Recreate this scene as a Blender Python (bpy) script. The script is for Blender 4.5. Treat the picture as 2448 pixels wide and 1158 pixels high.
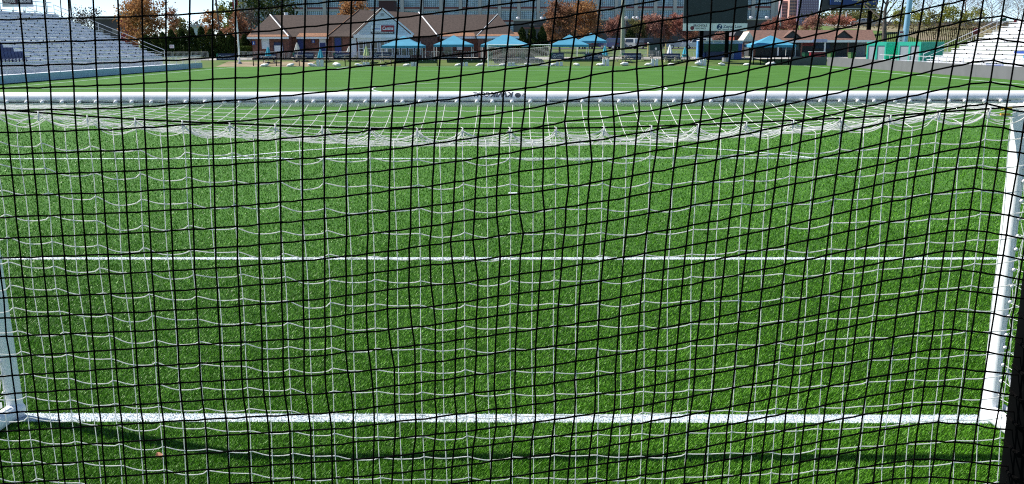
import bpy, math, random
import numpy as np
from mathutils import Vector, Matrix

for _o in list(bpy.data.objects):
    bpy.data.objects.remove(_o)
S = bpy.context.scene
COL = S.collection
rng = np.random.default_rng(7)
random.seed(7)

# ------------------------------------------------------------------ camera
F, H, D, PITCH, YAW, ROLL, CX = 2238.82, 2.8089, 6.5879, 0.2103, -0.0106, -0.0023, 0.1674
IW, IH = 2448.0, 1158.0
_cy, _sy, _cp, _sp = math.cos(YAW), math.sin(YAW), math.cos(PITCH), math.sin(PITCH)
FWD = Vector((_sy * _cp, _cy * _cp, -_sp))
RIGHT0 = Vector((_cy, -_sy, 0.0))
UP0 = Vector((_sy * _sp, _cy * _sp, _cp))
_cr, _sr = math.cos(ROLL), math.sin(ROLL)
RIGHT = RIGHT0 * _cr + UP0 * (_sr)
UP = UP0 * _cr - RIGHT0 * (_sr)
CAM = Vector((CX, -D, H))
cam_data = bpy.data.cameras.new('camera')
cam_data.sensor_width = 36.0
cam_data.lens = 36.0 * F / IW
cam_data.clip_start = 0.05
cam_data.clip_end = 6000
cam = bpy.data.objects.new('camera', cam_data)
COL.objects.link(cam)
_m = Matrix((RIGHT, UP, -FWD)).transposed().to_4x4()
_m.translation = CAM
cam.matrix_world = _m
S.camera = cam


def ray(u, v):
    return FWD * F + RIGHT * (u - IW / 2) - UP * (v - IH / 2)


def at_y(u, v, y):
    r = ray(u, v)
    return CAM + r * ((y - CAM.y) / r.y)


def at_z(u, v, z=0.0):
    r = ray(u, v)
    return CAM + r * ((z - CAM.z) / r.z)


def ppm(y):
    """photo pixels per metre at depth y"""
    return F / ((y + D) * _cp)


# ------------------------------------------------------------------ light
GY, BARZ, BARR = 0.139, 2.412, 0.055       # goal plane, crossbar centre height, tube radius
_sh = at_z(1600, 1086, 0.03)
_co = at_z(640, 1082, 0.03)
SUNV = Vector((-3.715 - _co.x, GY - _sh.y, BARZ))       # towards the sun
SUNV.normalize()
SUN_EL = math.asin(SUNV.z)
SUN_AZ = math.atan2(SUNV.x, SUNV.y)          # from +Y towards +X
W = bpy.data.worlds.new('World')
S.world = W
W.use_nodes = True
nt = W.node_tree
nt.nodes.clear()
sky = nt.nodes.new('ShaderNodeTexSky')
sky.sky_type = 'NISHITA'
sky.sun_disc = False
sky.sun_elevation = SUN_EL
sky.sun_rotation = SUN_AZ
sky.air_density = 0.5
sky.dust_density = 0.1
sky.ozone_density = 1.5
bg = nt.nodes.new('ShaderNodeBackground')
bg.inputs['Strength'].default_value = 0.125
wo = nt.nodes.new('ShaderNodeOutputWorld')
nt.links.new(sky.outputs[0], bg.inputs[0])
nt.links.new(bg.outputs[0], wo.inputs[0])
sun_d = bpy.data.lights.new('sun', 'SUN')
sun_d.energy = 5.0
sun_d.angle = math.radians(0.5)
sun_d.color = (1.0, 0.955, 0.88)
sun = bpy.data.objects.new('sun', sun_d)
COL.objects.link(sun)
sun.rotation_euler = SUNV.to_track_quat('Z', 'Y').to_euler()
sun.location = (-30, 30, 60)
S.view_settings.view_transform = 'Standard'
S.view_settings.look = 'None'
S.view_settings.exposure = 0.58
S.view_settings.gamma = 1.0
S.view_settings.use_curve_mapping = False
S.cycles.max_bounces = 6
S.cycles.diffuse_bounces = 3
S.cycles.use_denoising = False
S.cycles.use_adaptive_sampling = False
S.cycles.filter_width = 1.1

# ------------------------------------------------------------------ materials
_mats = {}


def M(name, col, rough=0.6, metal=0.0, var=0.12, scale=6.0, bump=0.0, bscale=None, spec=0.5, col2=None, coords='Object', dirt=0.0):
    if name in _mats:
        return _mats[name]
    m = bpy.data.materials.new(name)
    m.use_nodes = True
    n, l = m.node_tree.nodes, m.node_tree.links
    b = n['Principled BSDF']
    b.inputs['Roughness'].default_value = rough
    b.inputs['Metallic'].default_value = metal
    b.inputs['Specular IOR Level'].default_value = spec
    tc = n.new('ShaderNodeTexCoord')
    nz = n.new('ShaderNodeTexNoise')
    nz.inputs['Scale'].default_value = scale
    nz.inputs['Detail'].default_value = 6
    l.new(tc.outputs[coords], nz.inputs['Vector'])
    rp = n.new('ShaderNodeValToRGB')
    c = col
    d = col2 if col2 else tuple(x * (1 - var) for x in c)
    e = c if col2 else tuple(min(1, x * (1 + var)) for x in c)
    rp.color_ramp.elements[0].position = 0.36
    rp.color_ramp.elements[1].position = 0.64
    rp.color_ramp.elements[0].color = (*d, 1)
    rp.color_ramp.elements[1].color = (*e, 1)
    l.new(nz.outputs['Fac'], rp.inputs['Fac'])
    out = rp.outputs['Color']
    if dirt > 0:
        n2 = n.new('ShaderNodeTexNoise')
        n2.inputs['Scale'].default_value = scale * 4.7
        n2.inputs['Detail'].default_value = 8
        n2.inputs['Roughness'].default_value = 0.75
        l.new(tc.outputs[coords], n2.inputs['Vector'])
        r2 = n.new('ShaderNodeValToRGB')
        r2.color_ramp.elements[0].position = 0.56
        r2.color_ramp.elements[1].position = 0.72
        r2.color_ramp.elements[0].color = (0, 0, 0, 1)
        r2.color_ramp.elements[1].color = (dirt, dirt, dirt, 1)
        l.new(n2.outputs['Fac'], r2.inputs['Fac'])
        mx = n.new('ShaderNodeMixRGB')
        mx.inputs['Color2'].default_value = (col[0] * .35, col[1] * .33, col[2] * .3, 1)
        l.new(r2.outputs['Color'], mx.inputs['Fac'])
        l.new(out, mx.inputs['Color1'])
        out = mx.outputs['Color']
    l.new(out, b.inputs['Base Color'])
    if bump > 0:
        bn = n.new('ShaderNodeTexNoise')
        bn.inputs['Scale'].default_value = bscale or scale * 4
        bn.inputs['Detail'].default_value = 4
        l.new(tc.outputs[coords], bn.inputs['Vector'])
        bp = n.new('ShaderNodeBump')
        bp.inputs['Strength'].default_value = bump
        bp.inputs['Distance'].default_value = 0.02
        l.new(bn.outputs['Fac'], bp.inputs['Height'])
        l.new(bp.outputs['Normal'], b.inputs['Normal'])
    _mats[name] = m
    return m


def MT(name, cols, rough=0.5, spec=0.3, trans=0.0):
    """material whose colour is picked per face by the 'tint' attribute"""
    if name in _mats:
        return _mats[name]
    m = bpy.data.materials.new(name)
    m.use_nodes = True
    n, l = m.node_tree.nodes, m.node_tree.links
    b = n['Principled BSDF']
    b.inputs['Roughness'].default_value = rough
    b.inputs['Specular IOR Level'].default_value = spec
    at = n.new('ShaderNodeAttribute')
    at.attribute_name = 'tint'
    rp = n.new('ShaderNodeValToRGB')
    el = rp.color_ramp.elements
    while len(el) < len(cols):
        el.new(0.5)
    for i, c in enumerate(cols):
        el[i].position = i / (len(cols) - 1)
        el[i].color = (*c, 1)
    l.new(at.outputs['Fac'], rp.inputs['Fac'])
    l.new(rp.outputs['Color'], b.inputs['Base Color'])
    if trans > 0:
        t = n.new('ShaderNodeBsdfTranslucent')
        l.new(rp.outputs['Color'], t.inputs['Color'])
        mx = n.new('ShaderNodeMixShader')
        mx.inputs['Fac'].default_value = trans
        l.new(b.outputs[0], mx.inputs[1])
        l.new(t.outputs[0], mx.inputs[2])
        l.new(mx.outputs[0], n['Material Output'].inputs['Surface'])
    _mats[name] = m
    return m


# ------------------------------------------------------------------ mesh helpers
class MB:
    def __init__(s):
        s.v = []
        s.f = []

    def poly(s, pts):
        b = len(s.v)
        s.v += [tuple(p) for p in pts]
        s.f.append(tuple(range(b, b + len(pts))))
        return s

    def box(s, x0, y0, z0, x1, y1, z1):
        b = len(s.v)
        for x, y, z in ((x0, y0, z0), (x1, y0, z0), (x1, y1, z0), (x0, y1, z0), (x0, y0, z1), (x1, y0, z1), (x1, y1, z1), (x0, y1, z1)):
            s.v.append((x, y, z))
        for q in ((0, 3, 2, 1), (4, 5, 6, 7), (0, 1, 5, 4), (1, 2, 6, 5), (2, 3, 7, 6), (3, 0, 4, 7)):
            s.f.append(tuple(b + i for i in q))
        return s

    def prism(s, prof, y0, y1, axis='y'):
        """polygon prof [(a,b)] extruded: axis y -> (a,y,b); axis x -> (y,a,b); axis z -> (a,b,y)"""
        def P(a, b, t):
            return (a, t, b) if axis == 'y' else ((t, a, b) if axis == 'x' else (a, b, t))
        n = len(prof)
        b = len(s.v)
        s.v += [P(a, c, y0) for a, c in prof] + [P(a, c, y1) for a, c in prof]
        for i in range(n):
            j = (i + 1) % n
            s.f.append((b + j, b + i, b + n + i, b + n + j))
        c0 = len(s.v)
        s.v += s.v[b:b + 2 * n]
        s.f.append(tuple(range(c0, c0 + n)))
        s.f.append(tuple(range(c0 + 2 * n - 1, c0 + n - 1, -1)))
        return s

    def path(s, pts, r, n=6, cap=True):
        pts = [Vector(p) for p in pts]
        rr = r if hasattr(r, '__len__') else [r] * len(pts)
        b = len(s.v)
        prev = None
        for i, p in enumerate(pts):
            t = (pts[min(i + 1, len(pts) - 1)] - pts[max(i - 1, 0)])
            if t.length < 1e-9:
                t = Vector((0, 0, 1))
            t.normalize()
            if prev is None:
                a = Vector((0, 0, 1)) if abs(t.z) < 0.9 else Vector((0, 1, 0))
                x = t.cross(a).normalized()
            else:
                x = (prev - t * prev.dot(t))
                x = x.normalized() if x.length > 1e-6 else t.orthogonal().normalized()
            prev = x
            y = t.cross(x)
            for k in range(n):
                a = 2 * math.pi * k / n
                q = p + (x * math.cos(a) + y * math.sin(a)) * rr[i]
                s.v.append((q.x, q.y, q.z))
        for i in range(len(pts) - 1):
            for k in range(n):
                k2 = (k + 1) % n
                s.f.append((b + i * n + k, b + i * n + k2, b + (i + 1) * n + k2, b + (i + 1) * n + k))
        if cap:
            e = b + (len(pts) - 1) * n
            c0 = len(s.v)
            s.v += s.v[b:b + n] + s.v[e:e + n]
            s.f.append(tuple(c0 + k for k in range(n - 1, -1, -1)))
            s.f.append(tuple(c0 + n + k for k in range(n)))
        return s

    def tube(s, a, b, r, r2=None, n=8):
        return s.path([a, b], [r, r if r2 is None else r2], n)

    def sphere(s, c, r, n=10, m=6, sc=(1, 1, 1)):
        b = len(s.v)
        s.v.append((c[0], c[1], c[2] + r * sc[2]))
        for i in range(1, m):
            th = math.pi * i / m
            for k in range(n):
                a = 2 * math.pi * k / n
                s.v.append((c[0] + r * sc[0] * math.sin(th) * math.cos(a), c[1] + r * sc[1] * math.sin(th) * math.sin(a), c[2] + r * sc[2] * math.cos(th)))
        s.v.append((c[0], c[1], c[2] - r * sc[2]))
        e = len(s.v) - 1
        for k in range(n):
            k2 = (k + 1) % n
            s.f.append((b, b + 1 + k, b + 1 + k2))
            for i in range(m - 2):
                o = b + 1 + i * n
                s.f.append((o + k, o + n + k, o + n + k2, o + k2))
            o = b + 1 + (m - 2) * n
            s.f.append((o + k, e, o + k2))
        return s

    def mesh(s, name, mat, smooth=False):
        me = bpy.data.meshes.new(name)
        me.from_pydata(s.v, [], s.f)
        me.update()
        if mat:
            me.materials.append(mat)
        if smooth:
            me.polygons.foreach_set('use_smooth', [True] * len(me.polygons))
        return me

    def build(s, name, mat, parent=None, smooth=False, loc=(0, 0, 0), rot=(0, 0, 0)):
        return link(name, s.mesh(name, mat, smooth), parent, loc, rot)


def link(name, me, parent=None, loc=(0, 0, 0), rot=(0, 0, 0)):
    o = bpy.data.objects.new(name, me)
    COL.objects.link(o)
    o.parent = parent
    o.location = loc
    o.rotation_euler = rot
    return o


def tag(o, label=None, cat=None, group=None, kind=None):
    if label:
        o['label'] = label
    if cat:
        o['category'] = cat
    if group:
        o['group'] = group
    if kind:
        o['kind'] = kind
    return o


def thing(name, label, cat, loc=(0, 0, 0), rotz=0.0, group=None):
    o = link(name, None, None, loc, (0, 0, rotz))
    o.empty_display_size = 0.2
    return tag(o, label, cat, group)


def struct(o):
    o['kind'] = 'structure'
    return o


def copy_tree(src, parent=None):
    c = src.copy()
    COL.objects.link(c)
    c.parent = parent
    for ch in src.children:
        copy_tree(ch, c)
    return c


ORD = ['first', 'second', 'third', 'fourth', 'fifth', 'sixth', 'seventh', 'eighth', 'ninth', 'tenth', 'eleventh', 'twelfth', 'thirteenth',
       'fourteenth', 'fifteenth', 'sixteenth', 'seventeenth', 'eighteenth', 'nineteenth', 'twentieth', 'twenty-first', 'twenty-second',
       'twenty-third', 'twenty-fourth', 'twenty-fifth', 'twenty-sixth']


def npmesh(name, verts, faces_n, loops, mat, tint=None):
    """fast mesh: verts (N,3), faces all with faces_n corners, loops flat index array"""
    me = bpy.data.meshes.new(name)
    nf = len(loops) // faces_n
    me.vertices.add(len(verts))
    me.vertices.foreach_set('co', np.ascontiguousarray(verts, dtype=np.float32).ravel())
    me.loops.add(len(loops))
    me.loops.foreach_set('vertex_index', np.ascontiguousarray(loops, dtype=np.int32))
    me.polygons.add(nf)
    me.polygons.foreach_set('loop_start', np.arange(0, nf * faces_n, faces_n, dtype=np.int32))
    me.update(calc_edges=True)
    if tint is not None:
        a = me.attributes.new('tint', 'FLOAT', 'FACE')
        a.data.foreach_set('value', np.ascontiguousarray(tint, dtype=np.float32))
    me.materials.append(mat)
    return me


def text_mesh(name, txt, size, mat, width=None, shear=0.0, extrude=0.004, align='CENTER', bold=0.0):
    """flat lettering in the local XY plane, baseline at y=0, returned as a mesh"""
    cu = bpy.data.curves.new(name, 'FONT')
    cu.body = txt
    cu.size = size
    cu.align_x = align
    cu.shear = shear
    cu.extrude = extrude
    cu.offset = bold
    cu.resolution_u = 3
    o = bpy.data.objects.new(name, cu)
    COL.objects.link(o)
    bpy.context.view_layer.update()
    dg = bpy.context.evaluated_depsgraph_get()
    me = bpy.data.meshes.new_from_object(o.evaluated_get(dg))
    bpy.data.objects.remove(o)
    if width:
        xs = [p.co.x for p in me.vertices]
        k = width / max(1e-6, max(xs) - min(xs))
        for p in me.vertices:
            p.co.x *= k
    me.materials.clear()
    me.materials.append(mat)
    return me


def sign_text(name, txt, parent, x, y, z, height, width, mat, shear=0.0, bold=0.0):
    """lettering standing upright on a face that looks towards -Y, centred at x, baseline z"""
    me = text_mesh(name, txt, height / 0.7, mat, width, shear, 0.006, bold=bold)
    return link(name, me, parent, (x, y, z), (math.pi / 2, 0, 0))


# ------------------------------------------------------------------ palette
WHITE = M('white_paint', (0.87, 0.88, 0.88), 0.38, var=0.04, scale=3, dirt=0.3)
WHITEM = M('white_matte', (0.82, 0.82, 0.82), 0.7, var=0.05, scale=2)
NETW = M('white_net_cord', (0.92, 0.92, 0.90), 0.6, var=0.03, scale=30)
_n, _l = NETW.node_tree.nodes, NETW.node_tree.links
_t = _n.new('ShaderNodeBsdfTranslucent')
_t.inputs['Color'].default_value = (0.93, 0.93, 0.91, 1)
_x = _n.new('ShaderNodeMixShader')
_x.inputs['Fac'].default_value = 0.5
_l.new(_n['Principled BSDF'].outputs[0], _x.inputs[1])
_l.new(_t.outputs[0], _x.inputs[2])
_l.new(_x.outputs[0], _n['Material Output'].inputs['Surface'])
NETB = M('black_net_cord', (0.004, 0.0038, 0.0038), 0.95, var=0.5, scale=60, bump=0.8, bscale=350, spec=0.05)
BLACK = M('black_paint', (0.0025, 0.0028, 0.003), 0.9, var=0.3, scale=5, spec=0.02)
DARKM = M('dark_metal', (0.035, 0.037, 0.042), 0.5, var=0.15)
STEEL = M('galvanised_steel', (0.52, 0.54, 0.56), 0.45, metal=0.3, var=0.12, scale=4)
ALU = M('aluminium_plank', (0.66, 0.70, 0.75), 0.5, metal=0.1, var=0.07, scale=1.5, dirt=0.15)
ALUW = M('white_plank', (0.60, 0.61, 0.63), 0.5, var=0.05, scale=1.5, dirt=0.12)
NAVY = M('navy_vinyl', (0.010, 0.022, 0.085), 0.5, var=0.12)
BLUE = M('blue_paint', (0.015, 0.06, 0.30), 0.5, var=0.12)
SKYBLUE = M('sky_blue_canvas', (0.055, 0.28, 0.42), 0.75, var=0.06, scale=2, bump=0.15, bscale=9)
TEAL = M('teal_canvas', (0.05, 0.38, 0.50), 0.8, var=0.1)
GREENP = M('green_panel', (0.005, 0.07, 0.035), 0.5, var=0.1)
TURQ = M('turquoise_steel', (0.045, 0.60, 0.43), 0.5, var=0.06, scale=2, dirt=0.15)
ROOF = M('brown_shingle', (0.070, 0.048, 0.039), 0.9, var=0.25, scale=5, bump=0.5, bscale=30)
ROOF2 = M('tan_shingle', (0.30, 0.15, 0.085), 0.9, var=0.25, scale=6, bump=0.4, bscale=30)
BRICK = M('dark_red_brick', (0.17, 0.07, 0.05), 0.85, var=0.35, scale=3, bump=0.3, bscale=20)
GLASS = M('dark_window_glass', (0.02, 0.03, 0.04), 0.08, var=0.3, spec=0.8)
CONC = M('grey_concrete', (0.30, 0.30, 0.31), 0.85, var=0.1, scale=0.6)
WOODG = M('weathered_wood', (0.42, 0.38, 0.33), 0.8, var=0.2, scale=4)
RED = M('red_sign', (0.30, 0.012, 0.025), 0.5, var=0.08)
RUBBER = M('tyre_rubber', (0.015, 0.015, 0.016), 0.8)
CHROME = M('alloy_rim', (0.55, 0.56, 0.58), 0.3, metal=0.8, var=0.05)
PLASTW = M('white_plastic_bag', (0.82, 0.82, 0.80), 0.55, var=0.06, scale=3, bump=0.5, bscale=12)
BARK = M('grey_bark', (0.095, 0.080, 0.066), 0.9, var=0.35, scale=4, bump=0.8, bscale=14)
BARKD = M('dark_bark', (0.055, 0.046, 0.042), 0.9, var=0.3, scale=4, bump=0.6, bscale=14)

# ------------------------------------------------------------------ setting: ground
PY1 = 107.1         # far edge of the pitch
LH = 52.9462        # half length
TW = 33.4           # half width (touchline)


def sst(a, b, x):
    t = min(1.0, max(0.0, (x - a) / (b - a)))
    return t * t * (3 - 2 * t)


def ground_z(x, y):
    xs = [-50, PY1 + .2, 114, 118, 130, 146, 200, 400, 3000]
    zs = [-.06, -.06, .62, .9, 1.0, 1.65, 1.75, 2.4, 2.6]
    z = float(np.interp(y, xs, zs))
    hl = float(np.interp(y, [108, 122, 150, 200, 3000], [0, .5, 2.7, 4.6, 5.0]))
    return z + hl * sst(44, 62, x)


gx = sorted(set([-1500, -700, -300, -150, -100] + list(range(-80, 121, 4)) + [140, 170, 220, 300, 700, 1500]))
gy = sorted(set([-60, -20, 20, 60, 90, 104, PY1 + .1, 108.2, 109.5, 111, 112.5, 114, 116, 118, 122, 126, 130, 134, 138, 142, 146, 150, 156, 164, 174, 186, 200, 230, 280, 400, 700, 1400, 3000]))
mb = MB()
mb.v = [(x, y, ground_z(x, y)) for y in gy for x in gx]
nx = len(gx)
mb.f = [(j * nx + i, j * nx + i + 1, (j + 1) * nx + i + 1, (j + 1) * nx + i) for j in range(len(gy) - 1) for i in range(nx - 1)]
GRASS = M('rough_spring_grass', (0.060, 0.125, 0.014), 0.9, col2=(0.095, 0.135, 0.022), scale=0.35, bump=0.6, bscale=6)
struct(mb.build('ground', GRASS, smooth=True))


def drape(name, x0, x1, y0, y1, mat, lift, nxs=12, nys=6):
    m = MB()
    for j in range(nys + 1):
        for i in range(nxs + 1):
            x = x0 + (x1 - x0) * i / nxs
            y = y0 + (y1 - y0) * j / nys
            m.v.append((x, y, ground_z(x, y) + lift))
    for j in range(nys):
        for i in range(nxs):
            a = j * (nxs + 1) + i
            m.f.append((a, a + 1, a + nxs + 2, a + nxs + 1))
    return struct(m.build(name, mat))


PAVE = M('pale_paving', (0.36, 0.34, 0.32), 0.9, var=0.12, scale=0.8, bump=0.2)
ASPH = M('grey_asphalt', (0.060, 0.060, 0.064), 0.9, var=0.2, scale=1.2, bump=0.3)
drape('paved_path', -44, 60, 114.2, 117.8, PAVE, 0.012, 26, 8)
drape('parking_lot', -60, 46, 147, 172, ASPH, 0.03, 24, 8)
drape('dirt_patch', -36.6, -25.5, 107.4, 112.6, M('bare_dirt', (0.30, 0.23, 0.155), 0.95, col2=(0.20, 0.17, 0.08), scale=0.6), 0.02, 8, 8)
drape('dry_slope', 60, 190, 137, 184, M('dry_slope_soil', (.26, .21, .14), .95, col2=(.13, .14, .045), scale=.12, bump=.5, bscale=3), 0.03, 40, 16)
drape('hill_road', 62, 200, 186, 200, M('concrete_road', (0.30, 0.29, 0.27), 0.9, var=0.1), 0.05, 20, 4)

# pitch sheet
PITCH_M = bpy.data.materials.new('turf_sheet')
PITCH_M.use_nodes = True
n, l = PITCH_M.node_tree.nodes, PITCH_M.node_tree.links
b = n['Principled BSDF']
b.inputs['Roughness'].default_value = 0.75
b.inputs['Specular IOR Level'].default_value = 0.12
tc = n.new('ShaderNodeTexCoord')
n1 = n.new('ShaderNodeTexNoise')
n1.inputs['Scale'].default_value = 14
n1.inputs['Detail'].default_value = 10
n1.inputs['Roughness'].default_value = 0.8
l.new(tc.outputs['Object'], n1.inputs['Vector'])
n2 = n.new('ShaderNodeTexNoise')
n2.inputs['Scale'].default_value = 0.35
n2.inputs['Detail'].default_value = 4
l.new(tc.outputs['Object'], n2.inputs['Vector'])
ad = n.new('ShaderNodeMath')
ad.operation = 'MULTIPLY_ADD'
ad.inputs[1].default_value = 0.35
l.new(n2.outputs['Fac'], ad.inputs[0])
l.new(n1.outputs['Fac'], ad.inputs[2])
rp = n.new('ShaderNodeValToRGB')
rp.color_ramp.elements[0].position = 0.50
rp.color_ramp.elements[1].position = 0.84
rp.color_ramp.elements[0].color = (0.040, 0.120, 0.010, 1)
rp.color_ramp.elements[1].color = (0.090, 0.222, 0.042, 1)
l.new(ad.outputs[0], rp.inputs['Fac'])
# infill and shaded depth of the near pile painted dark into the colour; further out the sheet stands for the pile itself
sx_ = n.new('ShaderNodeSeparateXYZ')
l.new(tc.outputs['Object'], sx_.inputs[0])
mr = n.new('ShaderNodeMapRange')
mr.interpolation_type = 'SMOOTHSTEP'
mr.inputs['From Min'].default_value = 0
mr.inputs['From Max'].default_value = 12
l.new(sx_.outputs['Y'], mr.inputs['Value'])
mxi = n.new('ShaderNodeMixRGB')
mxi.inputs['Color1'].default_value = (0.026, 0.080, 0.006, 1)
l.new(mr.outputs[0], mxi.inputs['Fac'])
l.new(rp.outputs['Color'], mxi.inputs['Color2'])
l.new(mxi.outputs['Color'], b.inputs['Base Color'])
bn = n.new('ShaderNodeTexNoise')
bn.inputs['Scale'].default_value = 60
bn.inputs['Detail'].default_value = 6
l.new(tc.outputs['Object'], bn.inputs['Vector'])
bp = n.new('ShaderNodeBump')
bp.inputs['Strength'].default_value = 0.7
bp.inputs['Distance'].default_value = 0.03
l.new(bn.outputs['Fac'], bp.inputs['Height'])
l.new(bp.outputs['Normal'], b.inputs['Normal'])
mb = MB()
mb.box(-36.3, -14, -0.2, 36.4, PY1, 0.0)
struct(mb.build('pitch', PITCH_M))

# ---- markings: each is a rectangle / ring test plus a sheet beyond the pile
LW = 0.125
LINEP = MT('line_white_fibre', [(0.46, 0.54, 0.59), (0.54, 0.62, 0.66), (0.62, 0.68, 0.71)], 0.6, 0.15, 0.1)
LINES = M('line_white_sheet', (0.60, 0.66, 0.69), 0.8, var=0.12, scale=9)
GL = GY - 0.02
marks = []          # name, test(x,y), sheet polygons


def rect(name, x0, x1, y0, y1):
    marks.append((name, lambda x, y: (x >= x0) & (x <= x1) & (y >= y0) & (y <= y1), [(x0, y0, x1, y1)], None))


def ring(name, cx, cy, r, a0, a1, keep=None):
    def t(x, y):
        d = np.hypot(x - cx, y - cy)
        k = np.abs(d - r) < LW / 2
        return k & keep(x, y) if keep is not None else k
    marks.append((name, t, None, (cx, cy, r, a0, a1)))


rect('goal_line', -TW, TW, GL - 0.085, GL + 0.075)
rect('six_yard_line', -9.16, 9.16, 5.5 - .06, 5.5 + .065)
rect('six_yard_side_line', -9.16, -9.16 + LW, GL + .075, 5.44)
rect('six_yard_side_line', 9.16 - LW, 9.16, GL + .075, 5.44)
rect('penalty_area_line', -20.16, 20.16, 16.44 - .06, 16.44 + .06)
rect('penalty_area_side_line', -20.16, -20.16 + LW, GL + .075, 16.38)
rect('penalty_area_side_line', 20.16 - LW, 20.16, GL + .075, 16.38)
rect('penalty_mark', -0.085, 0.085, 10.95, 11.07)
_a = math.acos(5.5 / 9.15)
ring('penalty_arc', 0, 11, 9.15, math.pi / 2 - _a, math.pi / 2 + _a, lambda x, y: y > 16.5)
rect('halfway_line', -TW, TW, LH - .06, LH + .06)
ring('centre_circle', 0, LH, 9.15, 0, 2 * math.pi)
rect('touchline', -TW - .06, -TW + .06, GL, 2 * LH)
rect('touchline', TW - .06, TW + .06, GL, 2 * LH)
rect('far_goal_line', -TW, TW, 2 * LH - .06, 2 * LH + .06)
rect('far_penalty_area_line', -20.16, 20.16, 2 * LH - 16.5, 2 * LH - 16.38)
rect('far_six_yard_line', -9.16, 9.16, 2 * LH - 5.56, 2 * LH - 5.44)
rect('far_penalty_side_line', -20.22, -20.1, 2 * LH - 16.4, 2 * LH)
rect('far_penalty_side_line', 20.1, 20.22, 2 * LH - 16.4, 2 * LH)

# ---- pile: fibres of the artificial turf on the near part of the pitch
GRASSP = MT('turf_fibre', [(0.022, 0.088, 0.001), (0.052, 0.178, 0.003), (0.098, 0.285, 0.010), (0.20, 0.44, 0.07)], 0.40, 0.13, 0.06)
YN0, YN1 = -2.6, 30.0


def fibres(nb, seed, x0f, x1f, zlo, zhi, pw):
    r = np.random.default_rng(seed)
    # depth pdf ~ z**-pw
    a = 1 - pw
    t = r.random(nb)
    z = (zlo ** a + t * (zhi ** a - zlo ** a)) ** (1 / a)
    y = z - D
    half = z * 0.60 + 0.5
    x = (r.random(nb) * 2 - 1) * half + CX - 0.01 * z
    return x, y, z


def fibre_mesh(name, x, y, z, mat, seed, lenk=1.0, widk=1.0, tlo=0.0, thi=1.0, base=0.0):
    r = np.random.default_rng(seed)
    k = len(x)
    sc = (z / 7.0) ** 0.98
    L = (0.017 + 0.015 * r.random(k)) * sc ** 0.28 * lenk
    w = (0.0017 + 0.0014 * r.random(k)) * sc * widk
    th = r.random(k) * 2 * np.pi
    # the nap lies a little towards the camera and the right
    lean = np.radians(16 + 50 * r.random(k))
    dx = np.cos(th) * np.sin(lean) + 0.12
    dy = np.sin(th) * np.sin(lean) - 0.10
    dz = np.cos(lean)
    px, py = -np.sin(th), np.cos(th)
    v = np.empty((k, 4, 3), np.float32)
    v[:, 0] = np.stack([x - px * w, y - py * w, np.full(k, base)], 1)
    v[:, 1] = np.stack([x + px * w, y + py * w, np.full(k, base)], 1)
    tx, ty, tz = x + dx * L, y + dy * L, base + dz * L
    v[:, 2] = np.stack([tx + px * w * .45, ty + py * w * .45, tz], 1)
    v[:, 3] = np.stack([tx - px * w * .45, ty - py * w * .45, tz], 1)
    # soft patches so the tone is not uniform
    patch = 0.5 + 0.5 * np.sin(x * 1.7 + np.sin(y * 1.1) * 1.5) * np.cos(y * 1.3 + x * .6)
    patch2 = 0.5 + 0.5 * np.sin(x * .45 + 1.2 + np.sin(y * .8)) * np.sin(y * .52 + .7 + .5 * np.sin(x * .9))
    tint = np.clip(tlo + (thi - tlo) * (0.70 * r.random(k) ** 1.1 + 0.13 * patch + .15 * patch2), 0, 1)
    return npmesh(name, v.reshape(-1, 3), 4, np.arange(k * 4), mat, tint)


fx, fy, fz = fibres(960000, 3, -1, 1, D + YN0, D + YN1, 1.85)
keep = rng.random(len(fx)) > np.clip((fy - 20) / 10.0, 0, 1)
keep &= ~((fy > -2.2) & (fy < -1.9) & (np.abs(fx) > 4.5))
fx, fy, fz = fx[keep], fy[keep], fz[keep]
own = np.full(len(fx), -1)
for i, mk in enumerate(marks):
    own[(own < 0) & mk[1](fx + rng.normal(0, .006, len(fx)), fy + rng.normal(0, .006, len(fx)))] = i
g = own < 0
tag(link('turf_pile', fibre_mesh('turf_pile', fx[g], fy[g], fz[g], GRASSP, 11)), 'bright green artificial turf fibres on the pitch', 'turf', kind='stuff')

lx, ly, lz = fibres(900000, 5, -1, 1, D + YN0, D + YN1, 2.0)
for i, (name, test, rects, rg) in enumerate(marks):
    m = MB()
    zt = 0.005
    if rects:
        for (x0, y0, x1, y1) in rects:
            m.box(x0, y0, -0.01, x1, y1, zt + 0.0006 * (i % 5))
    else:
        cx, cy, r, a0, a1 = rg
        N = 96
        for k in range(N):
            p, q = a0 + (a1 - a0) * k / N, a0 + (a1 - a0) * (k + 1) / N
            m.poly([(cx + (r + s) * math.cos(t), cy + (r + s) * math.sin(t), zt + .0035) for s, t in ((-LW / 2, p), (LW / 2, p), (LW / 2, q), (-LW / 2, q))])
    root = struct(m.build(name, LINES))
    sel = test(lx, ly)
    if sel.sum() > 40:
        p = link('painted_fibres', fibre_mesh('painted_fibres', lx[sel], ly[sel], lz[sel], LINEP, 31 + i, 0.62, 1.5, 0, 1), root)
        p['kind'] = 'stuff'

# ------------------------------------------------------------------ near goal
goal = thing('football_goal', 'white metal football goal right behind the black net', 'goal', (0, GY, 0))


def grooved(r, ang, nseg=26):
    """tube outline (a,b) with a narrow net groove at angle ang"""
    pts = []
    gw = math.radians(7)
    for k in range(nseg):
        a = ang + gw + (2 * math.pi - 2 * gw) * k / (nseg - 1)
        pts.append((r * math.cos(a), r * math.sin(a)))
    for a, rr in ((ang - gw * .8, r * .72), (ang + gw * .8, r * .72)):
        pts.append((rr * math.cos(a), rr * math.sin(a)))
    return pts


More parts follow.
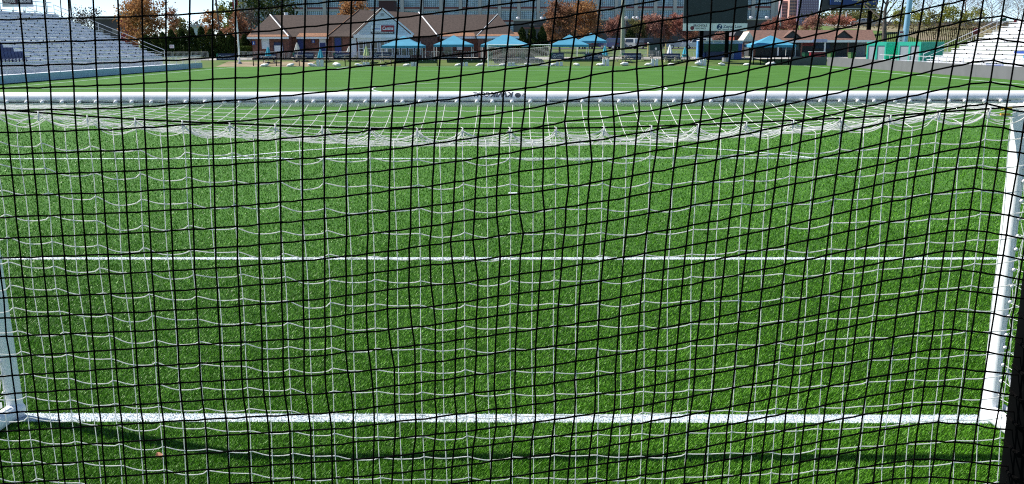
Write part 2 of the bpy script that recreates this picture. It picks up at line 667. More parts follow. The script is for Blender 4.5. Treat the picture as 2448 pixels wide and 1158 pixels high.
def extr(name, prof, p0, p1, mat, parent, axis):
    m = MB()
    m.prism(prof, p0, p1, axis)
    o = m.build(name, mat, parent)
    o.data.polygons.foreach_set('use_smooth', [len(p.vertices) == 4 for p in o.data.polygons])
    return o


PX = 3.66 + BARR
gang = math.radians(180 + 12)         # groove faces -Y, a little down
bar = extr('crossbar', [(a, BARZ + c) for a, c in grooved(BARR, gang)], -PX - BARR, PX + BARR, WHITE, goal, 'x')
posts = []
for sgn in (-1, 1):
    ga = math.radians(-90 + 28 * sgn)
    prof = [(-.055, .012), (-.052, .022), (-.044, .027), (.044, .027), (.052, .022), (.055, .012)]
    for k in range(15):
        aa = math.radians(-180.0 * k / 14)
        if -70 < math.degrees(aa) < -54:
            continue
        if not any(abs(q[0]) < .02 and q[1] < -.06 for q in prof[6:]) and math.degrees(aa) < -60:
            prof += [(.036 * .62 * math.cos(math.radians(-57)), -.048 + .036 * .62 * math.sin(math.radians(-57))), (.036 * .62 * math.cos(math.radians(-67)), -.048 + .036 * .62 * math.sin(math.radians(-67)))]
        prof.append((.036 * math.cos(aa), -.048 + .036 * math.sin(aa)))
    prof = [(sgn * (PX + a), c) for a, c in prof]
    if sgn < 0:
        prof = prof[::-1]
    prof = prof[::-1]
    pm_ = MB().prism(prof, 0.0, BARZ - .02, 'z')
    if sgn < 0:          # the left upright leans outwards a little
        pm_.v = [(a - .075 * c / 2.4, b_, c) for a, b_, c in pm_.v]
    posts.append(pm_.build('post', WHITE, goal))
    m = MB()
    m.path([(sgn * (PX - .005), 0.02, 0.062), (sgn * (PX + .02), -1.0, 0.062), (sgn * (PX + .04), -2.05, 0.064)], 0.063, 16)
    m.build('base_bar', WHITE, goal, True)
    m = MB()
    m.box(sgn * (PX + .075) - .006, -0.34, 0.10, sgn * (PX + .075) + .006, -0.06, 0.14)
    m.prism([(-.36, .085), (-.31, .085), (-.05, .42), (-.085, .42)], sgn * (PX + .068) - .005, sgn * (PX + .068) + .005, 'x')
    m.build('brace', STEEL, goal)
# net clips in the groove
clip = MB()
clip.sphere((0, 0, 0), 0.0145, 10, 7)
clip.tube((0, 0.014, 0.003), (0, 0.03, 0.006), 0.006, n=6)
clip_me = clip.mesh('net_clip', WHITEM, True)
gc = Vector((0, math.cos(gang) * (BARR + .012), BARZ + math.sin(gang) * (BARR + .012)))
x = -3.6
while x < 3.62:
    link('net_clip', clip_me, goal, (x + random.uniform(-.014, .014), gc.y, gc.z))
    x += 0.1275
m = MB()
m.path([(-3.6 + 7.2 * k / 120, gc.y + .008, gc.z + .001 + .002 * math.sin(k * 2.1)) for k in range(121)], 0.0028, 5)
m.build('lacing_cord', DARKM, goal)
for sgn in (-1, 1):
    ga = math.radians(-90 + 28 * sgn)
    z = 0.22
    while z < 2.3:
        link('net_clip', clip_me, goal, (sgn * (PX + math.cos(math.radians(-62)) * .046) - (.031 * z if sgn < 0 else 0), -.048 + math.sin(math.radians(-62)) * .046, z + random.uniform(-.02, .02)))
        z += 0.123
# lettering on the bar (reads from the pitch, so upside down from here)
INK = M('dark_slate_print', (0.045, 0.055, 0.07), 0.5)


def wrap_bar(name, me, uc, width, ang0):
    """bend flat lettering (x along the bar, y up the lettering) round the crossbar top; upside down as seen from behind"""
    xc = at_y(uc, 230, GY).x
    xs = [p.co.x for p in me.vertices]
    k = width / (max(xs) - min(xs))
    mid = (max(xs) + min(xs)) / 2
    for p in me.vertices:
        x_, y_, z_ = p.co
        a = ang0 + y_ / BARR               # angle from -Y over the top towards +Y... decreasing height for larger y
        rr = BARR + 0.0012 + max(0.0, z_)
        p.co = (xc - (x_ - mid) * k, -rr * math.cos(a), BARZ + rr * math.sin(a))
    for pl in me.polygons:
        pl.flip()
    return link(name, me, goal)


# y of the lettering runs from the top edge (far) to the bottom (near) so it reads from the other side
def flipy(me, h):
    for p in me.vertices:
        p.co.y = h - p.co.y
    return me


t1 = text_mesh('t', 'KWIK', 0.066, INK, shear=0.25, extrude=0.0004, bold=0.0022)
t2 = text_mesh('t', 'GOAL', 0.066, INK, shear=0.25, extrude=0.0004)
for me in (t1, t2):
    for p in me.vertices:
        p.co.y = -p.co.y
    for pl in me.polygons:
        pl.flip()


def place_letters(me, uc, width, nm):
    import bmesh
    bm = bmesh.new()
    bm.from_mesh(me)
    for k in range(-12, 1):
        bmesh.ops.bisect_plane(bm, geom=bm.verts[:] + bm.edges[:] + bm.faces[:], plane_co=(0, k * .005, 0), plane_no=(0, 1, 0))
    bm.to_mesh(me)
    bm.free()
    xc = at_y(uc, 230, GY).x
    xs = [p.co.x for p in me.vertices]
    k = width / (max(xs) - min(xs))
    mid = (max(xs) + min(xs)) / 2
    for p in me.vertices:
        x_, y_, z_ = p.co
        s = -y_                             # 0..cap height, letter bottom first
        a = math.radians(66) - s / BARR     # letter bottoms lie towards the pitch (higher), tops towards the camera
        rr = BARR + 0.0008 + max(0.0, z_)
        p.co = (xc - (x_ - mid) * k, -rr * math.cos(a), BARZ + rr * math.sin(a))
    link(nm, me, goal)


place_letters(t1, 1199, 58 / ppm(GY), 'bar_lettering')
place_letters(t2, 1151, 40 / ppm(GY), 'bar_lettering')
# round emblem and small label outline
m = MB()
xc = at_y(1238, 230, GY).x
for k in range(14):
    a0, a1 = math.pi * 2 * k / 14, math.pi * 2 * (k + 1) / 14
    pts = []
    for (rx, t) in ((0, 0), (.021, a0), (.021, a1)):
        s = rx * math.sin(t) * .95
        aa = math.radians(34) + s / BARR
        pts.append((xc + rx * math.cos(t), -(BARR + .001) * math.cos(aa), BARZ + (BARR + .001) * math.sin(aa)))
    m.poly(pts)
for dx, da in ((.032, 10), (.038, 26)):
    aa, ab = math.radians(14 + da), math.radians(22 + da)
    pts = [(xc + dx + e, -(BARR + .001) * math.cos(q), BARZ + (BARR + .001) * math.sin(q)) for e, q in ((-.006, aa), (.008, aa), (.012, ab), (-.002, ab))]
    m.poly(pts)
m.build('bar_emblem', INK, goal)
m = MB()
for u0, u1, d0, d1 in ((1017, 1018.5, 6, 34), (1121, 1122.5, 6, 34), (1018, 1122, 14, 15.5), (1026, 1032, 18, 30), (1034, 1037, 18, 27), (1040, 1062, 17, 22), (1066, 1100, 17, 22)):
    xa, xb = at_y(u0, 230, GY).x, at_y(u1, 230, GY).x
    aa, ab = math.radians(d0), math.radians(d1)
    m.poly([(x_, -(BARR + .0009) * math.cos(q), BARZ + (BARR + .0009) * math.sin(q)) for x_, q in ((xa, aa), (xb, aa), (xb, ab), (xa, ab))])
m.build('bar_label', M('pale_grey_print', (0.42, 0.44, 0.48), 0.5), goal)

# ------------------------------------------------------------------ goal net (white) and its rope
NY = -1.75
hooks_px = [(92, 275), (209, 284), (323, 291), (436, 297), (549, 301.5), (658, 306), (770, 310), (884, 313), (997, 314.5), (1105, 313.5), (1218, 313),
            (1328.5, 312.5), (1442.5, 311), (1556, 308), (1668, 304), (1782.5, 299.5), (1895, 294), (2010, 289), (2126.5, 283), (2244, 274), (2364, 266)]
hooks = [at_y(u, v, NY) for u, v in hooks_px]
hx = [p.x for p in hooks]
hz = [p.z for p in hooks]
stepx = (hx[-1] - hx[0]) / (len(hx) - 1)
while hx[0] > -3.85:
    hx.insert(0, hx[0] - stepx)
    hz.insert(0, hz[0] + (hz[0] - hz[1]) * .92)
while hx[-1] < 3.85:
    hx.append(hx[-1] + stepx)
    hz.append(hz[-1] + (hz[-1] - hz[-2]) * .92)
hx, hz = np.array(hx), np.array(hz)


def rope_z(x_):
    return float(np.interp(x_, hx, hz))


rope = thing('support_rope', 'thin black rope slung behind the goal holding the white net up', 'rope', (0, NY, 0))
m = MB()
xs = np.linspace(-6.2, 6.2, 160)
m.path([(q, 0, (rope_z(q) if abs(q) < 3.9 else rope_z(math.copysign(3.9, q)) + (abs(q) - 3.9) * .06) + .012) for q in xs], 0.0048, 6)
m.build('rope_strand', NETB, rope, True)
strap = MB()
p = at_y(2405, 266, NY)
strap.box(p.x - .025, -.010, p.z - .022, p.x + .02, .010, p.z - .012)
strap.box(p.x - .02, -.011, p.z + .006, p.x + .025, .011, p.z + .02)
strap.build('yellow_strap', M('yellow_strap', (0.55, 0.33, 0.02), 0.6), rope)

net = thing('goal_net', 'white string goal net hanging behind the near goal', 'net', (0, NY, 0))
CR = 0.0023
# back panel: columns at hooks (taut) and half way (slack)
ncol = 2 * len(hx) - 1
colx = np.interp(np.arange(ncol) / 2.0, np.arange(len(hx)), hx)
row_v = [380, 441, 500, 557, 614, 671, 727, 781, 834, 887, 939, 992, 1042, 1092, 1144]
cz0 = rope_z(at_y(1215, 400, NY).x)
offs = [cz0 - at_y(1215, v, NY).z for v in row_v]
while cz0 - offs[-1] > 0.12:
    offs.append(offs[-1] + 0.121)
prof_t = [0, .06, .15, .28, .40, .5, .62, .78, .9, 1.0]
prof_l = [0, -.05, -.30, -.72, -.95, -1.0, -.96, -.80, -.55, 0]
prof_r = [0, -.30, -.62, -.86, -.97, -1.0, -.9, -.62, -.35, 0]


def slack(k):       # droop at the slack columns, larger on the left
    return 0.019 + 0.008 * math.sin(k * 1.7) - 0.0042 * hx[min(k, len(hx) - 1)]


slk = [max(0.008, slack(k)) for k in range(len(hx))]


def row_pt(k, t, j):
    """point between hook k and k+1 (t in 0..1) on row j"""
    xx = hx[k] + (hx[k + 1] - hx[k]) * t
    base = hz[k] + (hz[k + 1] - hz[k]) * t
    f = 0.5 - 0.5 * math.tanh(xx * .9)
    d = float(np.interp(t, prof_t, prof_l)) * f + float(np.interp(t, prof_t, prof_r)) * (1 - f)
    fade = (1.0 - 0.35 * min(1, j / 12)) * (1 + .3 * math.sin(k * 3.7 + j * 1.3))
    wob = 0.004 * math.sin(j * 2.3 + k * 1.9) + 0.003 * math.sin(j * 5.1 + xx * 9)
    return Vector((xx + tilt(xx, offs[j]), 0.012 * math.sin(xx * 3 + j), base - offs[j] + d * slk[k] * fade + wob))


def tilt(xx, off):
    return (0.006 * math.sin(xx * 5.0 + 1.3) + 0.006 * math.sin(xx * 2.1 + off * 4.0)) * min(1, off)


for j in range(len(offs)):
    m = MB()
    pts = []
    for k in range(len(hx) - 1):
        for t in prof_t[:-1]:
            pts.append(row_pt(k, t, j))
    pts.append(row_pt(len(hx) - 2, 1.0, j))
    m.path(pts, CR * 1.3, 5)
    m.build('net_cord', NETW, net, True)


def roof_sag(xx):
    return max(0.012, 0.165 * (1 - (abs(xx) / 2.85) ** 2.3))


RL = GY - 0.06 - NY      # horizontal length of the roof panel (local y from RL down to 0)


def roof_pt(xx, t):
    """t=0 at the bar, 1 at the rope; local coordinates of the net"""
    zb = BARZ - 0.030
    zr = rope_z(xx)
    return zb + (zr - zb) * t - 4 * roof_sag(xx) * t * (1 - t)


for c in range(ncol):
    m = MB()
    k, odd = c // 2, c % 2
    pts = []
    # roof strand: starts at the bar, slightly different spacing there
    x0 = colx[c] * 1.0
    drop = 0.0 if not odd else -0.035 - 0.012 * math.sin(c * 1.3)
    for i in range(17):
        t = i / 16.0
        xx = x0 + 0.010 * math.sin(c * 2.1 + t * 5) * t
        z = roof_pt(x0, t) + drop * t ** 6 + 0.006 * math.sin(c * 1.1 + t * 9) * t
        pts.append(Vector((xx, RL * (1 - t) + (0.02 * math.sin(c * 1.9) if t > .3 else 0) * t, z)))
    if not odd:
        pts[-1] = Vector((x0, 0.0, hz[k] + 0.006))
    else:
        pts[-1] = Vector((x0, 0.008, (hz[k] + hz[k + 1]) / 2 - 0.052 - .01 * math.sin(c)))
    for j in range(len(offs)):
        pts.append(row_pt(k, 0.5 if odd else 0.0, j) if k < len(hx) - 1 else row_pt(k - 1, 1.0, j))
    m.path(pts, CR, 5)
    if not odd:          # the tie that loops over the rope
        m.path([(x0, -.006, hz[k] - .03), (x0 + .004, -.008, hz[k] + .016), (x0 - .004, .008, hz[k] + .018), (x0, .006, hz[k] - .02)], 0.004, 5)
    m.build('net_cord', NETW, net, True)
# roof rows (along the bar)
nr = 16
for i in range(1, nr):
    t = i / nr
    m = MB()
    pts = []
    for q in range((ncol - 1) * 3 + 1):
        xx = colx[0] + (colx[-1] - colx[0]) * q / ((ncol - 1) * 3)
        ph = q / 3.0
        odd = math.sin(math.pi * ph / 2) ** 2       # 0 at taut columns, 1 at slack ones
        z = roof_pt(xx, t) + (-0.035 * odd) * t ** 6 - 0.004 * math.sin(math.pi * ph) ** 2 + 0.005 * math.sin(xx * 7 + i * 2) * t
        pts.append((xx, RL * (1 - t) + 0.014 * math.sin(xx * 4.3 + i * 1.7) * t, z))
    m.path(pts, CR, 5)
    m.build('net_cord', NETW, net, True)
# thicker scalloped selvedge and a few loose doubled strands under the rope
for dz, am, yy in ((0.0, .052, 0.004), (-.014, .056, .03), (-.03, .045, .06), (-.008, .062, .10)):
    m = MB()
    pts = []
    for k in range(len(hx) - 1):
        for q in range(8):
            t = q / 8
            xx = hx[k] + (hx[k + 1] - hx[k]) * t
            z = hz[k] + (hz[k + 1] - hz[k]) * t + dz - am * (4 * t * (1 - t)) ** .8 * (.85 + .3 * math.sin(k * 2.7 + dz * 90))
            pts.append((xx, yy + .012 * math.sin(k + t * 6), z))
    m.path(pts, 0.0034 if dz == 0 else CR, 5)
    m.build('net_edge', NETW, net, True)
# side panels
for sgn in (-1, 1):
    ga = math.radians(-90 + 28 * sgn)
    px0 = sgn * (PX + .03)
    ns, nz_ = 14, 18
    def side(i, j):
        t = i / ns
        z = 2.30 - j * 0.123
        z2 = rope_z(sgn * 3.85) - .06 - j * .121
        xx = px0 + sgn * (.14 * t + .05 * math.sin(math.pi * t))
        return Vector((xx + .012 * math.sin(i * 2.2 + j), RL * (1 - t) - .03 * (1 - t), z + (z2 - z) * t - 0.10 * math.sin(math.pi * t) + .01 * math.sin(i * 1.3 + j * 2.1)))
    for j in range(nz_):
        MB().path([side(i, j) for i in range(ns + 1)], CR, 5).build('net_cord', NETW, net, True)
    for i in range(ns + 1):
        pts = [side(i, j) + (Vector((0, -.05 * (j % 2), 0)) if i == 0 else Vector((0, 0, 0))) for j in range(nz_)]
        MB().path(pts, CR, 5).build('net_cord', NETW, net, True)

# ------------------------------------------------------------------ black safety net close to the camera
BY = -4.42
cols = {
    0: (-8, [(1, 158), (5, 211.6), (9.7, 265), (15.5, 317.4), (20, 370), (25, 420), (30.4, 469), (34.5, 519.5), (40.5, 569.5), (46, 617), (51, 664.6), (57.6, 712), (61, 759.4), (64, 803.6), (72, 851), (77, 896), (82.5, 939), (87.6, 984), (93, 1028), (94.5, 1071), (99, 1112), (104, 1152)]),
    1: (-10, [(47.5, 45.8), (53, 102.6), (56.6, 157), (62.6, 210.5)]),
    5: (-10, [(281, 41), (283, 95), (284.6, 150), (287, 202.5), (288, 258.7), (290, 309), (293.6, 359.6), (296, 410), (299.5, 459.8), (301.6, 509), (304.7, 559), (308, 608), (310, 654.6), (314, 702.5), (317.6, 748.7), (320, 794)]),
    8: (-10, [(451.8, 33.5), (450.7, 88), (451, 142), (452.5, 193)]),
    10: (-6, [(561, 240), (561.3, 290.5), (561.5, 342), (563, 393), (564.8, 442.8), (565.5, 493.6), (566.5, 542), (567, 590), (567, 638), (570.5, 685.7), (571, 732.6), (574, 778.5)]),
    11: (-10, [(618.5, 20.5), (618, 75.6), (617.5, 130.6), (616, 183.5), (614.4, 234.7)]),
    14: (-10, [(785.5, 4.3), (784.4, 58.7), (782, 113), (780, 166.7), (779, 220), (778.3, 271.5), (777, 323), (775.5, 375), (774.8, 425.6), (774.8, 474), (775, 523), (776, 571.8), (776, 619), (776, 667), (776, 714), (776.5, 760), (778.4, 805.7), (777, 850), (777, 895.7), (780, 940), (788, 987), (793, 1025.6), (793, 1064), (794, 1103), (794, 1144)]),
    15: (-9, [(839, 55.5), (837.8, 107), (837, 162), (833.2, 213.8), (831, 266), (829, 318), (827.6, 369), (827, 418), (827.5, 469.5), (827.7, 516.2), (828.5, 566), (826, 613), (827.5, 661), (827, 707), (826, 754), (825.8, 799.5), (826.5, 840.8), (831.6, 890.6), (839.5, 937), (844.7, 980), (844.7, 1022), (844.7, 1057), (844.7, 1098.5), (844.7, 1140)]),
    17: (-9, [(950.7, 43), (948, 95), (945, 149.6), (941.5, 202.4), (939, 253.5), (935.8, 306), (933.7, 357), (932, 406), (931, 455.5), (930.6, 504.7), (931, 553), (928, 601), (928, 648), (926.6, 693), (925.6, 739), (928.9, 788.7), (934.7, 833), (942.6, 878.6), (943.6, 922), (943.6, 966), (946, 1007.4), (944.3, 1048.7), (941, 1090), (938.5, 1131)]),
    18: (-1, [(983, 449), (982, 498), (982, 546.5), (978, 593), (978.6, 640), (977, 687), (980, 736.5), (985, 782), (991.4, 826), (992.4, 871), (992.4, 916), (991.4, 960), (994, 1003), (994, 1042.5), (988.3, 1084), (985.6, 1126)]),
    19: (-1, [(1034, 444), (1033.5, 491), (1032, 539.5), (1027, 585.7), (1029, 633), (1030.5, 682), (1037, 732.5), (1041, 776.4), (1040.5, 821), (1040.5, 865.5), (1040.5, 910), (1039.5, 953.5), (1044, 997), (1041.6, 1037.7), (1037, 1077), (1034.4, 1120)]),
    20: (-9, [(1115, 21.6), (1110, 76), (1106, 128.5), (1102, 181), (1099.3, 233.3), (1096, 284.6), (1091, 335.4), (1090, 385.8), (1086.7, 434.9), (1084.8, 484.6), (1083, 531), (1077, 578), (1082, 629), (1087.5, 678), (1093, 723), (1090.2, 767), (1089.7, 813), (1088.7, 858), (1088, 903.6), (1086.3, 947), (1091.4, 990), (1091.4, 1032.5), (1085, 1074.4), (1080.8, 1115.7)]),
    21: (0, [(1136, 474.5), (1134, 523.8), (1130.7, 573), (1136.7, 622), (1142.7, 669.5), (1141.7, 715.7), (1138.7, 761.7), (1138.5, 806.4), (1138.5, 851), (1135.7, 895.7), (1134, 939.4), (1138.5, 984.4), (1138.5, 1028), (1131.6, 1068), (1128, 1109.8), (1127.5, 1150)]),
    22: (0, [(1187, 467.5), (1188, 518), (1192.6, 563), (1196, 613), (1193, 661), (1191, 707), (1188.6, 754), (1185.6, 799.5), (1184, 844), (1182.5, 890.6), (1181.4, 934), (1186.6, 977), (1185.6, 1021), (1179, 1062.4), (1175, 1102), (1172.8, 1143)]),
    23: (-9, [(1276, 0.6), (1272.8, 53), (1266.5, 106), (1261.5, 158), (1256, 211), (1254, 261.5), (1246.6, 312), (1245, 360), (1240.4, 410), (1241, 463), (1242, 510), (1251, 557), (1244, 606.5), (1242, 654), (1240.5, 700.6), (1237, 746.5), (1234.6, 792.4), (1232.3, 837.3), (1232, 882.7), (1230, 927.4), (1233.7, 972.4), (1233.7, 1015), (1226, 1056), (1222, 1096.8), (1221, 1139.7)]),
    24: (0, [(1296.8, 455.7), (1301, 501), (1301.5, 550.5), (1296, 598), (1292.5, 647.7), (1289, 694), (1286, 740.5), (1283, 785.2), (1280.4, 832), (1280.4, 877), (1277.7, 921), (1281, 965), (1279.4, 1008), (1271.8, 1050.4), (1267.4, 1091.6), (1267.4, 1132.8)]),
    25: (-8, [(1379, 34.5), (1372.8, 89.6), (1366, 140), (1360, 191.7), (1356.5, 240.8), (1350, 290.5), (1353.7, 343), (1357, 396), (1359.5, 446), (1352.8, 494.6), (1351, 543), (1345, 592), (1342, 640), (1338, 688), (1334, 733.8), (1332.7, 778.6), (1329.2, 825.3), (1327.5, 870), (1325, 914.6), (1328.2, 957.6), (1325.8, 1001.6), (1320, 1042.8), (1316, 1084), (1313, 1126)]),
    26: (-8, [(1432.5, 26), (1426.7, 80), (1417.6, 130.6), (1412.6, 180), (1407.7, 232.3), (1406, 285), (1410.6, 337), (1414.8, 387.6), (1410, 438), (1403.5, 485.7)]),
    27: (-8, [(1487.6, 16), (1477.5, 70), (1470, 118.8), (1464, 170.6), (1463.5, 225.8), (1466.6, 278.8), (1469.4, 326.8), (1466, 379.6), (1460, 428), (1454.5, 479), (1451.6, 528), (1446, 575.7), (1441, 622.6), (1436.5, 670.5), (1434, 718), (1431, 764), (1429.5, 809), (1425.4, 853.8), (1422, 899), (1423, 942), (1421.3, 986.8), (1415, 1029), (1410.6, 1071), (1405.5, 1113), (1403.8, 1155)]),
    28: (-8, [(1537, 8), (1532.6, 58), (1523, 110.6), (1521, 164.8), (1524.5, 217.5), (1527.8, 267), (1521, 318.5), (1516.8, 368.6), (1511, 420)]),
    29: (-7, [(1582.6, 49), (1578, 103.6), (1583, 157.6), (1583, 207.7), (1579, 259.8), (1571, 308.8), (1568.6, 359), (1560, 410.7)]),
    30: (-7, [(1642, 40), (1641.5, 95.7), (1642, 146.8), (1634.5, 198.6), (1628.5, 248.5), (1622.5, 300.4), (1617, 351), (1609.7, 401), (1604, 450.6), (1600.7, 500), (1594.6, 549), (1590, 596.4), (1585.6, 644), (1581.6, 692), (1578, 737), (1574, 784), (1569.8, 830.4), (1566.3, 875), (1565.6, 918.8), (1561, 962.7), (1556, 1004.7), (1551, 1047.6), (1546.4, 1090.6), (1543, 1132.8)]),
    32: (4, [(1689, 578), (1683, 625), (1679, 672.7), (1674.5, 719), (1671, 766), (1665.8, 812), (1661.7, 857), (1660, 900), (1655.4, 946), (1649, 989.7), (1644, 1031), (1642, 1075), (1637, 1115.7), (1634.6, 1155)]),
    33: (-7, [(1813.8, 10.4), (1806, 64), (1797, 117), (1789, 168), (1781.5, 220), (1774, 271), (1767, 322), (1761.8, 371.5), (1754, 422.7), (1750, 471), (1743, 520), (1737.9, 568.4)]),
    35: (-6, [(1907.7, 41), (1899, 95), (1890.4, 144.7), (1882.3, 199), (1876, 250), (1868.5, 301), (1862.6, 350.7), (1855, 400), (1850, 448.7), (1843, 497.9), (1837.3, 547), (1832, 594), (1826, 642), (1820, 690), (1815.5, 735), (1811, 781), (1806.8, 828), (1803, 872.6), (1799, 917), (1792, 962), (1785, 1006), (1781, 1048), (1776, 1089), (1771, 1133)]),
    38: (-6, [(2061, 4.7), (2052, 58.7), (2043.7, 111), (2034, 163), (2026.4, 215.5), (2019, 265.8), (2011, 317), (2005, 367), (1998, 417.5), (1991.4, 465.7), (1984.5, 514), (1978.6, 562.5), (1973, 609), (1967, 656.7), (1961, 704.5), (1955.7, 750), (1951, 796), (1945.7, 841), (1940.5, 886), (1933.6, 931.5), (1924.6, 977), (1921, 1018.7), (1915, 1064), (1911.7, 1104.6), (1908, 1144)]),
    41: (-5, [(2203, 23.3), (2194.5, 76.7), (2185, 127.4), (2176, 180), (2167.8, 231.3), (2160, 282), (2152.5, 332.7), (2145, 383.6), (2137, 432), (2130.6, 481), (2124.8, 529.8), (2117.8, 577), (2111.6, 625), (2105.7, 672), (2098.8, 720), (2092.6, 766), (2087, 812), (2082, 857), (2074.5, 902), (2067, 947), (2061, 990), (2056, 1034.7), (2050, 1076), (2045, 1118.5)]),
    43: (-5, [(2303, 0), (2294, 53), (2284, 106.5), (2275.5, 159), (2266, 209.8)]),
    44: (-4, [(2342, 44), (2334.6, 96.7), (2324, 148.6), (2315.5, 200.7), (2307.7, 253.7), (2299.7, 303), (2292, 354.8), (2284, 404), (2277, 454.6), (2270, 504), (2263, 551.7), (2256.4, 600.6), (2249.5, 648), (2242.5, 696), (2235.6, 742.6), (2230, 789), (2222.5, 835), (2215.5, 880), (2207, 924), (2202, 967), (2194, 1013), (2188, 1054.4), (2183.7, 1097), (2178.5, 1141)]),
    45: (-4, [(2394, 38.4), (2385, 92.4), (2374, 144.7), (2366, 196.5), (2357, 248), (2348, 301), (2341, 350.7), (2332.6, 401), (2325.7, 450), (2318.7, 500.6), (2311.8, 549.5), (2305, 598), (2298, 645), (2290.3, 692.4), (2283.4, 742.6), (2277, 787), (2271, 832), (2262, 877.8), (2255.7, 921.8), (2248.4, 965), (2241.8, 1008), (2236.6, 1053), (2232, 1096), (2224.5, 1139)]),
    46: (-4, [(2443, 49.7), (2432, 99.8), (2422, 153.7), (2413.6, 204), (2403.6, 259), (2397.4, 305.6), (2389, 357.6), (2381, 406.8), (2373.5, 455.6), (2366, 506.5), (2358.6, 554)]),
    47: (1, [(2443.5, 316), (2436, 365), (2428, 416), (2419, 465.5), (2411, 515), (2405, 562.2), (2397.7, 611), (2390, 657.8), (2383.5, 705), (2376.6, 750), (2369, 797), (2362, 842), (2355, 888), (2348, 930.8), (2341, 974.8), (2334, 1015.6), (2327, 1059.6), (2321.5, 1104), (2314.6, 1146)]),
    48: (7, [(2443.4, 621.4), (2435.8, 668), (2428.9, 712.5), (2420, 759), (2415, 805.7), (2405, 850.7), (2400, 893), (2391.5, 940.8), (2387, 981.7), (2378.7, 1025), (2371.7, 1066.5), (2365.5, 1110.5), (2360, 1153)]),
}
# the measured knots are put on the real net plane (y = BY) and completed to a full grid there
C0, C1, R0, R1 = 0, 48, -11, 20
G = np.full((C1 - C0 + 1, R1 - R0 + 1, 2), np.nan)
for c, (r0, lst) in cols.items():
    for i, (u, v) in enumerate(lst):
        if R0 <= r0 + i <= R1:
            p = at_y(u, v, BY)
            G[c - C0, r0 + i - R0] = (p.x, p.z)
known = ~np.isnan(G[:, :, 0])
ci = np.arange(C0, C1 + 1)
for r in range(G.shape[1]):
    k = known[:, r]
    if k.sum() >= 2:
        lo, hi = np.where(k)[0][[0, -1]]
        for a in range(2):
            G[lo:hi + 1, r, a] = np.interp(np.arange(lo, hi + 1), np.where(k)[0], G[k, r, a])
for it in range(60):         # extrapolate what is left
    nn = np.isnan(G[:, :, 0])
    if not nn.any():
        break
    Gn = G.copy()
    for c, r in zip(*np.where(nn)):
        est = []
        for dc, dr in ((0, 1), (0, -1), (1, 0), (-1, 0)):
            c1, r1, c2, r2 = c + dc, r + dr, c + 2 * dc, r + 2 * dr
            if 0 <= c2 < G.shape[0] and 0 <= r2 < G.shape[1] and not np.isnan(G[c1, r1, 0]) and not np.isnan(G[c2, r2, 0]):
                est.append(2 * G[c1, r1] - G[c2, r2])
        if est:
            Gn[c, r] = np.mean(est, axis=0)
    G = Gn


def extend(G, axis, nlo, nhi):
    G = np.moveaxis(G, axis, 0)
    lo = [G[0] + (G[0] - G[4]) / 4 * (i + 1) for i in range(nlo)][::-1]
    hi = [G[-1] + (G[-1] - G[-5]) / 4 * (i + 1) for i in range(nhi)]
    return np.moveaxis(np.concatenate([np.array(lo).reshape(-1, *G.shape[1:]), G, np.array(hi).reshape(-1, *G.shape[1:])]), 0, axis)


G = extend(G, 0, 26, 1)
G = extend(G, 1, 16, 34)
PXB = at_y(2403, 1158, BY)          # left edge of the dark post that the net is laced to
snet = thing('safety_net', 'black knotted safety net filling the view in front of the goal', 'net', (0, BY, 0))
NC, NR = G.shape[:2]


def bulge(x_, z_):
    return 0.05 * math.sin(x_ * 1.9 + .4) * math.cos(z_ * 1.3) + 0.012 * math.sin(x_ * 9 + z_ * 7)


# bulge moves a knot along its own sight line would be lens-bound; it is a plain ripple of the sheet, kept small
def knot(c, r):
    return Vector((G[c, r, 0], 0.12 * bulge(G[c, r, 0], G[c, r, 1]), G[c, r, 1]))


CB = 0.0021
kn = MB()
for c in range(NC):
    pts = []
    for r in range(NR):
        if G[c, r, 0] < PXB.x + .05 and G[c, r, 1] > 0.03:
            pts.append(knot(c, r))
    if len(pts) > 1:
        MB().path(pts, CB, 6).build('net_cord', NETB, snet, True)
for r in range(NR):
    pts = []
    for c in range(NC):
        if G[c, r, 0] < PXB.x + .05 and G[c, r, 1] > 0.03:
            p = knot(c, r)
            if pts:
                q = pts[-1]
                mid = (p + q) / 2 + Vector((0, 0, -.0009 + .001 * math.sin(c * 3.3 + r)))
                pts.append(mid)
            pts.append(p)
    if len(pts) > 1:
        MB().path(pts, CB, 6).build('net_cord', NETB, snet, True)
for c in range(NC):
    for r in range(NR):
        if G[c, r, 0] < PXB.x + .05 and G[c, r, 1] > 0.03:
            p = knot(c, r)
            kn.sphere((p.x, p.y, p.z), 0.0037, 6, 4, (1.15, 1.0, .85))
o = kn.build('knots', NETB, snet, True)
o['kind'] = 'stuff'
# dark post
pst = thing('net_post', 'thick black post at the right edge carrying the safety net', 'post', (PXB.x + 0.075, BY + .01, 0))
m = MB()
m.path([(0, 0, 0), (0, 0, 4.2)], [0.075, .075], 28)
m.build('shaft', BLACK, pst, True)
m = MB()
for k in range(60):
    z0 = .1 + k * .066
    m.path([(-.03, -.072, z0), (-.075, -.03, z0 + .012), (-.078, .012, z0 + .02)], 0.004, 5)
o = m.build('lacing', NETB, pst)
o['kind'] = 'stuff'

